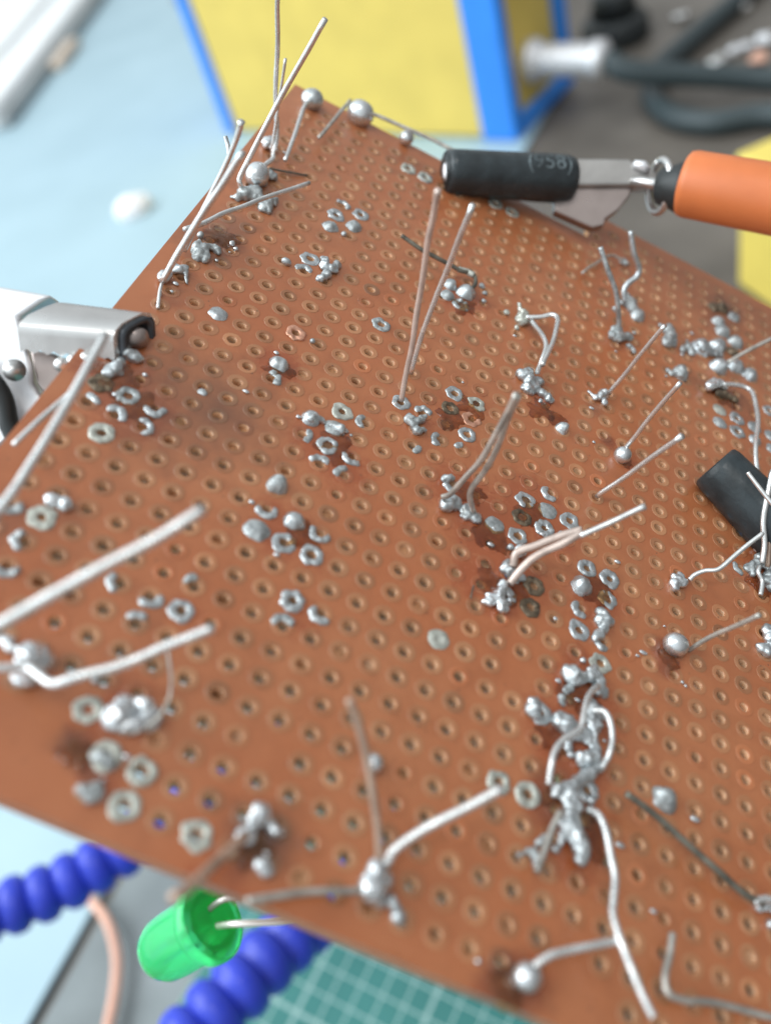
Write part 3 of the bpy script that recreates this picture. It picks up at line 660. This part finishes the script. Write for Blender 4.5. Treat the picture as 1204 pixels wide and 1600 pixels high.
L_('solder_clump', [(796, 890, .05, .075), (801, 898, .04, .06), (792, 884, .05, .05), (812, 902, .03, .04)], 'solder')
L_('solder_clump', [(813, 860, .08, .05), (817, 856, .09, .035), (810, 866, .06, .04)], 'ball')
L_('solder_clump', [(784, 914, .09, .05), (780, 924, .07, .05), (775, 934, .06, .05), (763, 940, .04, .04), (757, 942, .03, .025), (786, 948, .06, .055), (781, 940, .05, .05), (761, 928, .03, .025), (795, 938, .04, .035)], 'ball', vox=.011)
L_('solder_clump', [(940, 958, .04, .06), (945, 968, .05, .065), (936, 972, .03, .045), (938, 992, .04, .055), (930, 998, .03, .04), (944, 980, .03, .04)], 'solder')
L_('solder_clump', [(888, 1050, .06, .085), (896, 1058, .06, .085), (905, 1062, .04, .06), (917, 1058, .05, .04), (926, 1052, .06, .05), (928, 1041, .06, .035), (936, 1060, .05, .05), (938, 1070, .04, .04), (930, 1080, .03, .045), (944, 1082, .02, .035)], 'solder', links=((2, 3, .025),))
L_('solder_clump', [(890, 1073, .02, .03), (883, 1080, .02, .03), (877, 1090, .02, .028), (879, 1100, .02, .025)], 'solder_dull')
L_('solder_clump', [(833, 1098, .05, .055), (829, 1108, .05, .06), (838, 1094, .04, .035), (834, 1118, .03, .04)], 'solder')
L_('solder_clump', [(880, 1128, .07, .09), (888, 1138, .06, .085), (900, 1146, .05, .06), (912, 1148, .05, .05), (920, 1155, .05, .05), (886, 1168, .02, .028), (891, 1180, .02, .022)], 'solder', links=((1, 5, .02),))
L_('solder_clump', [(922, 1103, .06, .07), (930, 1112, .06, .08), (922, 1120, .05, .06), (936, 1120, .04, .05), (928, 1138, .06, .05), (933, 1132, .08, .035), (928, 1152, .06, .045), (929, 1168, .05, .05), (926, 1182, .05, .055), (913, 1186, .06, .07), (907, 1190, .04, .05), (934, 1195, .03, .04)], 'solder')
L_('solder_clump', [(931, 1198, .06, .045), (920, 1210, .06, .045), (907, 1218, .06, .045), (895, 1226, .06, .05), (884, 1230, .06, .04), (868, 1230, .07, .045), (866, 1240, .05, .03), (889, 1244, .06, .05), (889, 1258, .06, .05), (889, 1272, .07, .055),
                    (902, 1262, .05, .045), (884, 1286, .07, .045), (898, 1296, .09, .065), (904, 1312, .11, .065), (908, 1328, .12, .062), (908, 1342, .12, .05), (914, 1336, .12, .04), (880, 1304, .06, .03), (875, 1318, .05, .025), (868, 1327, .04, .022), (922, 1250, .04, .03), (928, 1240, .04, .025), (878, 1246, .06, .03), (894, 1308, .08, .05)],
   'solder', vox=.012, label='large spiky splash of dull solder, the biggest on the board', links=((0, 1, .04), (1, 2, .04), (2, 3, .04), (9, 11, .035), (11, 17, .02), (17, 18, .02)))
L_('solder_clump', [(854, 1312, .08, .03), (842, 1318, .07, .028), (832, 1327, .06, .03), (822, 1331, .05, .025), (810, 1336, .05, .018), (838, 1340, .05, .04), (836, 1352, .04, .03)], 'solder_dull', links=((0, 1, .02), (3, 4, .014)))
L_('solder_clump', [(1058, 903, .06, .06), (1054, 911, .05, .055), (1066, 911, .05, .05), (1052, 918, .02, .05), (1062, 898, .07, .035)], 'ball')
L_('solder_clump', [(943, 617, .05, .07), (935, 620, .04, .045), (927, 622, .03, .03), (922, 614, .03, .022), (918, 610, .03, .02), (944, 630, .02, .035)], 'ball', links=((1, 2, .02), (2, 3, .015)))
L_('solder_clump', [(962, 516, .06, .08), (961, 526, .05, .085), (970, 528, .03, .05), (980, 526, .04, .06), (990, 520, .04, .035), (984, 542, .03, .05), (990, 549, .02, .03)], 'solder_dull')
L_('solder_clump', [(983, 474, .06, .09), (978, 462, .08, .06), (988, 482, .05, .08), (972, 472, .05, .04), (962, 484, .04, .04)], 'solder_dull')
L_('solder_clump', [(978, 411, .05, .05), (971, 408, .04, .04)], 'solder_dull')
L_('solder_clump', [(1042, 514, .05, .08), (1047, 524, .06, .075), (1041, 534, .05, .08), (1052, 537, .03, .05), (1031, 508, .02, .03)], 'solder_dull')
L_('solder_clump', [(1066, 546, .04, .06), (1073, 541, .03, .05), (1079, 550, .03, .04), (1073, 532, .02, .03)], 'solder_dull')
L_('solder_clump', [(1063, 581, .06, .09), (1050, 584, .03, .04), (1040, 588, .02, .028), (1042, 578, .02, .025)], 'solder_dull')
L_('solder_clump', [(1097, 541, .09, .1), (1107, 548, .07, .05), (1117, 553, .05, .05), (1126, 556, .04, .045)], 'solder', links=((1, 2, .03),))
L_('solder_clump', [(1108, 603, .1, .07), (1116, 599, .12, .07), (1124, 600, .11, .06), (1132, 603, .1, .045)], 'ball')
L_('solder_clump', [(1120, 614, .04, .05), (1129, 618, .04, .06), (1138, 620, .03, .05), (1147, 625, .03, .05)], 'darkpad')
L_('solder_clump', [(817, 492, .07, .085), (812, 500, .05, .07), (822, 498, .06, .06), (812, 484, .1, .04), (811, 476, .12, .022), (806, 512, .02, .03)], 'pale_pad')
L_('solder_clump', [(818, 585, .07, .075), (826, 582, .07, .06), (828, 594, .08, .06), (822, 607, .04, .06), (835, 606, .04, .06), (841, 596, .05, .05), (848, 616, .03, .05), (858, 625, .02, .045), (843, 626, .02, .03), (830, 612, .03, .04)], 'solder')
L_('solder_clump', [(752, 446, .03, .035), (757, 458, .02, .03), (756, 470, .02, .03)], 'solder_dull')
L_('solder_clump', [(418, 224, .08, .08), (424, 218, .1, .05), (427, 232, .06, .05)], 'ball')
L_('solder_clump', [(421, 275, .05, .07), (428, 278, .04, .04), (412, 284, .05, .06), (384, 303, .06, .09), (396, 302, .06, .08), (405, 310, .05, .06), (370, 309, .03, .045), (363, 307, .02, .025), (415, 318, .04, .08), (428, 315, .03, .06), (411, 327, .03, .045), (420, 330, .03, .03), (400, 296, .07, .06)], 'solder_dull', vox=.015)
L_('solder_clump', [(256, 433, .06, .06), (262, 428, .06, .04)], 'ball')
L_('solder_clump', [(311, 400, .03, .07), (318, 390, .04, .06), (326, 384, .05, .04), (322, 404, .03, .05), (336, 388, .03, .05), (340, 394, .02, .04), (305, 388, .04, .05), (310, 378, .05, .04), (313, 366, .06, .03)], 'solder_dull')
L_('solder_clump', [(364, 380, .03, .03), (369, 388, .02, .025)], 'ball')
L_('solder_clump', [(276, 420, .06, .05), (286, 420, .05, .04), (290, 430, .03, .022), (292, 442, .02, .018)], 'solder', links=((1, 2, .02), (2, 3, .015)))
L_('solder_clump', [(184, 1120, .06, .085), (178, 1130, .05, .07), (195, 1102, .05, .075), (210, 1100, .05, .06), (225, 1100, .07, .065), (232, 1108, .06, .05), (240, 1118, .05, .06), (232, 1130, .04, .06), (216, 1137, .04, .05), (200, 1138, .03, .06), (190, 1112, .07, .06)], 'ball')
L_('solder_clump', [(46, 1022, .1, .08), (40, 1034, .1, .07), (35, 1045, .1, .07), (50, 1056, .08, .07), (30, 1060, .06, .05), (60, 1025, .03, .09), (66, 1035, .02, .07), (12, 1000, .05, .04), (18, 1015, .06, .03)], 'ball')
L_('solder_clump', [(153, 1186, .02, .045), (168, 1188, .03, .05), (174, 1195, .02, .035)], 'solder_dull')
L_('solder_clump', [(130, 1238, .02, .05), (140, 1244, .02, .04), (152, 1230, .03, .04), (154, 1242, .02, .04)], 'solder_dull')
L_('solder_clump', [(408, 1268, .08, .075), (394, 1276, .07, .045), (402, 1280, .05, .06), (420, 1285, .03, .05), (432, 1300, .02, .045), (382, 1305, .06, .055)], 'ball')
L_('solder_clump', [(410, 1350, .03, .05), (416, 1358, .03, .045)], 'ball')
L_('solder_clump', [(82, 783, .03, .055), (100, 788, .03, .055), (91, 788, .02, .04)], 'ball')
L_('solder_clump', [(582, 1388, .1, .095), (581, 1376, .1, .09), (588, 1360, .12, .07), (594, 1352, .13, .055), (600, 1378, .06, .07), (584, 1402, .06, .06)], 'ball')
L_('solder_clump', [(612, 1410, .05, .045), (618, 1420, .04, .045)], 'solder')
L_('solder_clump', [(1187, 872, .1, .05), (1178, 882, .06, .05), (1168, 886, .04, .05), (1192, 880, .05, .06), (1200, 905, .05, .08), (1204, 915, .04, .08), (1176, 893, .03, .05), (1206, 890, .06, .07)], 'solder_dull')
L_('solder_clump', [(1200, 985, .08, .07), (1200, 997, .07, .06), (1190, 1012, .04, .05), (1196, 1018, .03, .06), (1206, 1010, .04, .07)], 'solder')
L_('solder_clump', [(1186, 1412, .05, .06), (1198, 1408, .07, .06), (1210, 1414, .06, .08), (1204, 1445, .03, .05)], 'ball')

# ---- dried flux pools
def pool(x, y, r):
    cx, cy, _ = P(x, y); n, m = 40, 5; off = random.random() * 60; vs, fs = [], []
    for j in range(m + 1):
        q = j / m
        for i in range(n):
            a = 2 * math.pi * i / n; k = 1 + 0.75 * noise.noise((math.cos(a) * 1.3 + off, math.sin(a) * 1.3, 0)) + 0.3 * noise.noise((math.cos(a) * 4 + off, math.sin(a) * 4, 3))
            vs.append((cx + r * q * k * math.cos(a), cy + r * q * k * math.sin(a), 0.0045 + 0.012 * (1 - q ** 3) * (1 + .6 * noise.noise((r * q * math.cos(a) * 9 + off, r * q * math.sin(a) * 9, 0))) - 0.003 * (j == m)))
    for j in range(m):
        for i in range(n):
            i2 = (i + 1) % n; fs.append((j * n + i, (j + 1) * n + i, (j + 1) * n + i2, j * n + i2))
    return vs, fs
for x, y, r in ((765, 838, .2), (735, 772, .15), (762, 905, .16), (830, 802, .2), (800, 925, .15), (525, 700, .18), (437, 578, .14), (470, 835, .15), (178, 590, .2), (215, 640, .18), (905, 1085, .2), (868, 1150, .18), (935, 925, .18), (880, 1250, .2),
                (925, 1310, .18), (725, 478, .16), (735, 635, .16), (845, 640, .15), (1045, 1030, .11), (978, 722, .09), (125, 1180, .12), (795, 1548, .14), (390, 1330, .14), (1130, 622, .16), (1192, 910, .18), (345, 372, .18), (700, 655, .14), (870, 655, .12)):
    part('flux_residue', pool(x, y, r), 'flux')
# ---- loose specks of solder
for i in range(46):
    x, y, r_, a_, b_ = STAINS[rng.integers(len(STAINS))]
    c_ = P(x + rng.normal() * 32, y + rng.normal() * 26)
    if not (UL * PIT + .1 < c_[0] < 5.5 and -2.4 < c_[1] < 7.2): continue
    q_ = 0.010 + 0.016 * rng.random()
    part('solder_speck', ball(c_[0], c_[1], q_, q_ * .5 + .003, sc=(1 + rng.random(), 1, .7)), 'ball')
# ---- leads
wire([(642, 583), (660, 520), (695, 430), (738, 320)], .031)
wire([(627, 626), (640, 560), (658, 450), (674, 345), (684, 296)], .031, m='pink', label='pinkish resin coated lead standing beside a bare one')
wire([(627, 368), (655, 388), (680, 402), (702, 413), (722, 424), (738, 428), (742, 442), (736, 452)], .028, .25, .08, 'dark')
wire([(716, 421), (728, 424), (740, 430)], .04, .1, .12, 'pale_pad')
wire([(932, 776), (985, 738), (1065, 681)], .03, tip=1.25)
wire([(905, 838), (950, 818), (1007, 791)], .029, .7, 1.1, tip=1.3)
wire([(796, 912), (811, 892), (828, 875), (849, 862), (878, 849), (909, 831)], .04, .1, .62, 'pink', label='pinkish sleeved twin lead bent low over the board')
wire([(801, 884), (804, 866), (816, 858), (834, 853), (873, 838), (909, 828)], .042, .1, .62, 'pink')
wire([(690, 777), (702, 772), (726, 746), (752, 718), (776, 676), (806, 615)], .03, .1, None, 'dull')
wire([(740, 800), (735, 768), (758, 735), (776, 700), (790, 660), (809, 618)], .03, .08, None, 'dull')
wire([(822, 495), (844, 495), (862, 492), (870, 500), (866, 524), (855, 552), (847, 571)], .033, hs=[.1, .16, .22, .26, .3, .3, .28])
wire([(830, 502), (844, 520), (852, 540), (847, 562), (839, 584)], .033, hs=[.1, .2, .27, .25, .1])
wire([(972, 705), (990, 684), (1018, 648), (1062, 598)], .028)
wire([(950, 616), (975, 585), (1005, 548), (1038, 509)], .028)
wire([(1074, 1016), (1100, 1000), (1140, 982), (1186, 961)], .026, m='dull')
wire([(1076, 906), (1084, 898), (1100, 891), (1120, 888), (1145, 869), (1172, 847), (1190, 833)], .027, .08, .6)
wire([(1136, 566), (1165, 549), (1204, 530), (1240, 512)], .028, .1, .7, 'dull')
wire([(1129, 601), (1144, 601), (1163, 605), (1175, 613), (1180, 634), (1183, 658), (1180, 690), (1179, 712), (1182, 735)], .033, hs=[.12, .14, .16, .2, .24, .28, .3, .28, .25])
wire([(1167, 738), (1185, 761), (1212, 794)], .026, .75, .7)
wire([(1207, 735), (1198, 775), (1192, 815), (1194, 850), (1190, 880)], .034, .7, .15)
wire([(1230, 720), (1212, 780), (1201, 840), (1198, 886)], .03, .8, .1, 'tan')
wire([(1186, 886), (1184, 896), (1190, 910), (1187, 930)], .028, .12, .04)
wire([(965, 520), (966, 500), (965, 480), (961, 455), (949, 422), (937, 386)], .034, hs=[.05, .2, .35, .5, .68, .85], m='solder_dull')
wire([(909, 427), (935, 408), (955, 400), (972, 408)], .02, .1, .08, 'dull')
wire([(976, 470), (974, 455), (980, 443), (994, 432), (998, 418), (990, 395), (985, 361)], .042, hs=[.1, .18, .26, .36, .46, .6, .8], m='solder', label='flattened twisted strip of tinned lead')
wire([(933, 1071), (923, 1080), (915, 1095), (910, 1118), (906, 1138), (893, 1149), (879, 1157), (867, 1174), (862, 1195), (857, 1226)], .03, hs=[.1, .16, .2, .22, .22, .22, .22, .22, .2, .12])
wire([(926, 1110), (943, 1112), (952, 1130), (955, 1155), (951, 1178), (944, 1192), (938, 1202)], .03, hs=[.12, .16, .18, .18, .16, .1, .05])
wire([(920, 1266), (936, 1276), (947, 1302), (954, 1340), (960, 1372), (958, 1408), (957, 1430), (967, 1464), (983, 1508), (1001, 1552), (1021, 1590)], .033, hs=[.1, .2, .25, .25, .24, .24, .25, .3, .3, .3, .3], m='tin')
wire([(968, 1470), (930, 1477), (885, 1485), (858, 1492), (836, 1506), (826, 1520)], .033, hs=[.26, .24, .2, .18, .14, .1])
wire([(876, 1268), (862, 1298), (852, 1325), (838, 1362)], .028, .12, .12, 'dull')
wire([(978, 1240), (1010, 1264), (1060, 1306), (1110, 1350), (1150, 1388), (1172, 1404), (1190, 1412)], .032, .2, .1, 'dark', label='long dark tarnished lead lying across the holes')
wire([(1176, 1410), (1190, 1405), (1212, 1408)], .036, .1, .12)
wire([(1050, 1459), (1045, 1490), (1037, 1525), (1043, 1552), (1072, 1564), (1105, 1567), (1155, 1577), (1215, 1592)], .03, .12, .1, 'dull')
# upper left leads
wire([(427, 240), (433, 205), (431, 140), (433, 60), (434, -30)], .03, .1, None, 'tin')
wire([(424, 238), (436, 160), (446, 92)], .018, .1, None, 'tin')
wire([(384, 300), (376, 288), (381, 262), (440, 150), (508, 30)], .033, hs=None)
wire([(427, 240), (426, 250), (411, 261)], .032, .1, .14)
wire([(420, 262), (440, 267), (480, 274)], .014, .05, .02, 'dark')
wire([(483, 286), (420, 308), (360, 329), (318, 348), (288, 359)], .028, .3, .3)
wire([(253, 440), (290, 375), (340, 300), (379, 238)], .035, .1)
wire([(288, 392), (310, 345), (330, 305), (350, 262), (364, 228), (377, 190)], .03, .05, tip=1.35)
wire([(357, 242), (356, 228), (352, 213)], .026, .75, .85, 'solder')
wire([(258, 430), (250, 450), (247, 482)], .02, .08, .02)
wire([(486, 158), (476, 166), (464, 196), (455, 226), (446, 250)], .03, .16, .2)
wire([(547, 157), (528, 180), (498, 215)], .026, .15, .15, 'dull')
wire([(578, 178), (592, 182), (640, 203), (680, 222), (716, 240)], .027, .2, .3, 'dull')
# near edge, far out of focus
wire([(-60, 1008), (0, 975), (60, 942), (150, 893), (240, 842), (318, 796)], .040, .75, 1.5, 'tin', label='thick blurred lead nearest the camera')
wire([(-30, 1042), (10, 1042), (40, 1040), (62, 1056), (85, 1069), (125, 1058), (180, 1044), (225, 1026), (262, 1008), (334, 982)], .038, hs=[.2, .2, .2, .25, .3, .38, .45, .52, .6, .75])
wire([(262, 1012), (268, 1060), (262, 1095), (240, 1125), (212, 1138)], .012, .3, .05, 'dull')
wire([(-20, 822), (40, 738), (100, 640), (165, 522)], .037, .65, .95)
wire([(22, 696), (60, 660), (112, 612)], .024, .2, .3)
wire([(592, 1342), (590, 1290), (575, 1195), (560, 1130), (546, 1092)], .031, .2, .95, 'tan', label='lead tinted tan with the reflected board colour, leaning towards the camera')
wire([(604, 1350), (618, 1326), (660, 1296), (720, 1266), (785, 1233)], .04, .15, .62, tip=1.1)
wire([(575, 1388), (545, 1391), (500, 1393), (440, 1400), (385, 1408)], .028, .1, .12, 'dull')
wire([(384, 1306), (345, 1342), (300, 1382), (270, 1405)], .04, .12, .55, 'tan')
wire([(740, 915), (735, 935)], .008, .01, .01, 'dark')

# ------------------------------------------------------------------ clips
def inworld(name, vf, m, parent, smooth=True): return mesh(name, vf[0], vf[1], M[m], parent, smooth, world=True)
ny = WM @ np.array([0, 0, 1.0]); ix = WM @ np.array([1.0, 0, 0]); iy = WM @ np.array([0, 1.0, 0])
# clip at the top, with printed black sleeve and orange grip
zt = zb(780, 290) - 0.42
c0 = Q(694, 268, zt - .22); c1 = Q(893, 281, zt + .12)
clip = empty('alligator_clip', Q(1080, 290, zt - .3), 'alligator clip with printed black sleeve and orange grip on the far board edge', 'clip', 'clips holding the board')
sa = (c1 - c0); SL = np.linalg.norm(sa); sa /= SL
prof = [(0.06, .72), (0.02, .80), (0, .86), (.012, .93), (.06, .97), (.3, 1.0), (.6, 1.04), (.85, 1.08), (.95, 1.05), (.985, .98), (1.0, .84)]
pts_ = [c0 + (c1 - c0) * a for a, _ in prof]
RS = 0.295
vf = tube(pts_, [RS * k for _, k in prof], 40, caps=False, oval=(1.0, 1.12), up=-iy)
slv = inworld('jaw_sleeve', vf, 'rubber', clip)
inworld('inner_tube', tube([c0 + (c1 - c0) * .05, c0 + (c1 - c0) * .3], [RS * .74, RS * .7], 28, oval=(1.0, 1.12), up=-iy), 'black', clip)
tipc = c0 + sa * .01
inworld('jaw_tip', tube([tipc - sa * .03, tipc - sa * .01, tipc + sa * .05, tipc + sa * .5], [.05, .10, .14, .15], 16, oval=(1.15, .5), up=-iy), 'brightsteel', clip)
# printed characters wrapped on the sleeve
tcu = bpy.data.curves.new('print', 'FONT'); tcu.body = '(958)'; tcu.size = 0.30; tcu.align_x = 'CENTER'; tcu.align_y = 'CENTER'; tcu.resolution_u = 3
to = bpy.data.objects.new('print_tmp', tcu); C.objects.link(to)
dg = bpy.context.evaluated_depsgraph_get(); dg.update()
tm = bpy.data.meshes.new_from_object(to.evaluated_get(dg)); bpy.data.objects.remove(to)
bm = bmesh.new(); bm.from_mesh(tm); bmesh.ops.subdivide_edges(bm, edges=bm.edges, cuts=1)
uy = -iy - sa * (-iy @ sa); uy /= np.linalg.norm(uy); un = np.cross(sa, uy); un = un if un @ ny < 0 else -un
cen = c0 + sa * SL * 0.755
for v in bm.verts:
    a = v.co.y / RS + 0.30; rr = RS * 1.062 + 0.004 + 0.02 * (v.co.x / .4) * .5
    p = cen + sa * v.co.x + (uy * math.sin(a) + un * 1.12 * math.cos(a)) * rr
    v.co = p - np.array(clip.location)
bm.to_mesh(tm); bm.free(); tm.materials.clear(); tm.materials.append(M['print'])
pr_ = bpy.data.objects.new('print', tm); C.objects.link(pr_); pr_.parent = slv
# jaw metal
zj = zt + .0
def pq(l, dz=0.0): return [Q(x, y, zj + dz) for x, y in l]
j = inworld('upper_jaw', prism(pq([(872, 246), (984, 247), (1008, 262), (1052, 272), (1056, 286), (1000, 290), (872, 291)]), ny * .34), 'greysteel', clip, False); bevel(j, .05)
j = inworld('lower_jaw', prism(pq([(866, 292), (990, 291), (984, 306), (966, 328), (946, 342), (944, 352), (925, 356), (900, 345), (866, 330)], .08), ny * .22), 'brownsteel', clip, False); bevel(j, .03)
inworld('screw', tube([Q(990, 256, zj - .02), Q(1004, 259, zj - .06), Q(1013, 268, zj - .03)], [.05, .07, .04], 14), 'brightsteel', clip)
g0 = Q(1030, 291, zt - .1); g1 = Q(1058, 293, zt - .25); ga_ = (g1 - g0) / np.linalg.norm(g1 - g0)
# collar ring
n_ = 30; rp_ = [g0 + (math.cos(2 * math.pi * i / n_) * (uy * .34) + math.sin(2 * math.pi * i / n_) * (un * .3)) for i in range(n_ + 1)]
inworld('collar', tube(rp_, .05, 12), 'steel', clip)
inworld('inner_barrel', tube([g0 + ga_ * .02, g0 + ga_ * .15, g1 + ga_ * .05, g1 + ga_ * .3], [.24, .27, .33, .33], 30), 'black', clip)
inworld('jaw_shank', tube([Q(985, 282, zj - .02), Q(1020, 287, zt - .1), g1], [.05, .08, .09], 14), 'steel', clip)
o0 = Q(1066, 286, zt - .3); o1 = Q(1330, 334, zt - 1.1); oa = (o1 - o0)
on = oa / np.linalg.norm(oa)
inworld('grip_sleeve', tube([o0 + on * .18, o0 + on * .03, o0, o0 + on * .03, o0 + on * .1, o0 + oa * .5, o1], [.30, .32, .36, .405, .425, .435, .45], 44, caps=False), 'orange', clip)

# clip at the left board edge: folded steel channel jaw
zl = zb(215, 520) - .35
cl2 = empty('alligator_clip', Q(20, 560, zl), 'bare steel alligator clip biting the left edge of the board', 'clip', 'clips holding the board')
A0 = Q(176, 512, zl - .12); Lv = Q(26, 499, zl - .12) - A0; Wv = Q(246, 477, zl + .38) - A0; Hv = Q(180, 566, zl + .02) - A0
NL = 14; sec = []
for i in range(21):
    t = i / 20
    if t < .3: x, y = 0, 1 - t / .3 * .7
    elif t < .42:
        q_ = (t - .3) / .12 * math.pi / 2; x, y = .3 - .3 * math.cos(q_), .3 - .3 * math.sin(q_)
    elif t < .58: x, y = .3 + (t - .42) / .16 * .4, 0
    elif t < .70:
        q_ = (t - .58) / .12 * math.pi / 2; x, y = .7 + .3 * math.sin(q_), .3 - .3 * math.cos(q_)
    else: x, y = 1, .3 + (t - .7) / .3 * .45
    sec.append((x, y))
vs, fs = [], []; ns = len(sec)
for layer in (0, 1):
    for k in range(NL + 1):
        s_ = k / NL
        for x, y in sec:
            xx, yy = (x, y) if layer == 0 else (.5 + (x - .5) * .76, y * .86 + .13)
            low = 1.0 - (0.12 if (k % 2) else 0) * (y > .7) - .05 * s_
            vs.append(A0 + Lv * s_ + Wv * xx * (1 - .12 * (1 - s_)) + Hv * yy * low)
for layer in (0, 1):
    o_ = layer * (NL + 1) * ns
    for k in range(NL):
        for i in range(ns - 1):
            f = (o_ + k * ns + i, o_ + k * ns + i + 1, o_ + (k + 1) * ns + i + 1, o_ + (k + 1) * ns + i); fs.append(f if layer else f[::-1])
o_ = (NL + 1) * ns
for k0_ in (0, NL):
    for i in range(ns - 1):
        a = k0_ * ns + i; fs.append((a, a + 1, o_ + a + 1, o_ + a))
for k in range(NL):
    for i in (0, ns - 1):
        a = k * ns + i; fs.append((a, a + ns, o_ + a + ns, o_ + a))
ju = fixn(inworld('upper_jaw', (vs, fs), 'steel', cl2))
es = ju.modifiers.new('e', 'EDGE_SPLIT'); es.split_angle = math.radians(50)
# dark liner and lower jaw tip inside
lh = Lv / np.linalg.norm(Lv); lv_, lf_ = [], []
for k in range(2):
    for s_ in (-.05, .0, .5):
        for x, y in sec:
            q_ = .72 if k == 0 else .56
            lv_.append(A0 + Lv * s_ + Wv * (.5 + (x - .5) * q_ * (1.0 if s_ >= 0 else 1.04)) * .94 + Hv * ((y * .9 + .10) if k == 0 else (y * .8 + .24)))
for k in range(2):
    for r_ in range(2):
        for i in range(ns - 1):
            q_ = (k * 3 + r_) * ns + i; f = (q_, q_ + 1, q_ + 1 + ns, q_ + ns); lf_.append(f if k else f[::-1])
for i in range(ns - 1): lf_.append((i, i + 1, 3 * ns + i + 1, 3 * ns + i))
fixn(inworld('liner', (lv_, lf_), 'darksteel', cl2))
mt = A0 + Wv * .50 + Hv * .62 - Lv * .10
inworld('jaw_tip', tube([mt - lh * .02, mt, mt + lh * .03, mt + lh * .08, mt + lh * .7], [.03, .075, .095, .108, .112], 24, oval=(.95, 1.1), up=-iy), 'brownsteel', cl2)
# body plates
zp = zl + .25
def pl(l, dz=0.0): return [Q(x, y, zp + dz) for x, y in l]
bevel(inworld('body', prism(pl([(-120, 430), (0, 447), (82, 461), (30, 497), (40, 540), (50, 570), (52, 598), (60, 612), (84, 640), (60, 668), (24, 702), (0, 745), (-120, 800)]), ny * .3), 'brightsteel', cl2, False), .05)
bevel(inworld('hinge_plate', prism(pl([(46, 546), (84, 552), (104, 566), (112, 590), (80, 628), (58, 600), (52, 575)], -.1), ny * .2), 'brownsteel', cl2, False), .03)
bq = Q(24, 578, zp - .12); bd = ix * .06 - ny * .2 + iy * .04
inworld('bolt', tube([bq, bq + bd * .4, bq + bd * .42, bq + bd * .9], [.1, .1, .065, .065], 18), 'steel', cl2)
inworld('handle_arm', tube(spline([Q(-40, 560, zp - .2), Q(2, 615, zp - .15), Q(14, 660, zp - .12), Q(22, 690, zp - .1), Q(-10, 720, zp - .1)], 6), .09, 14), 'black', cl2)
for x, y in ((96, 566), (116, 560), (136, 556)):
    inworld('tooth', ico(Q(x, y + 4, zl - .02), .07, (1, 1, 1), 2), 'steel', cl2)

# clip at the right: only the black sleeved tip reaches into the picture
zr = zb(1130, 760) - .32
cl3 = empty('alligator_clip', Q(1240, 850, zr), 'alligator clip in a plain black rubber sleeve on the right of the board', 'clip', 'clips holding the board')
r0 = Q(1115, 727, zr); r1 = Q(1290, 905, zr - .35)
prof = [(.03, .7), (.005, .78), (0, .86), (.012, .95), (.05, 1.0), (.25, 1.04), (.6, 1.16), (1.0, 1.25)]
inworld('jaw_sleeve', tube([r0 + (r1 - r0) * a for a, _ in prof], [.295 * k for _, k in prof], 36, caps=False, oval=(1, 1.0), up=-iy), 'rubber', cl3)
inworld('inner_jaw', tube([r0 + (r1 - r0) * .03, r0 + (r1 - r0) * .2], [.19, .2], 20), 'black', cl3)
inworld('jaw', tube([r0 + (r1 - r0) * .9, r1 + (r1 - r0) * .5], [.25, .3], 20), 'steel', cl3)
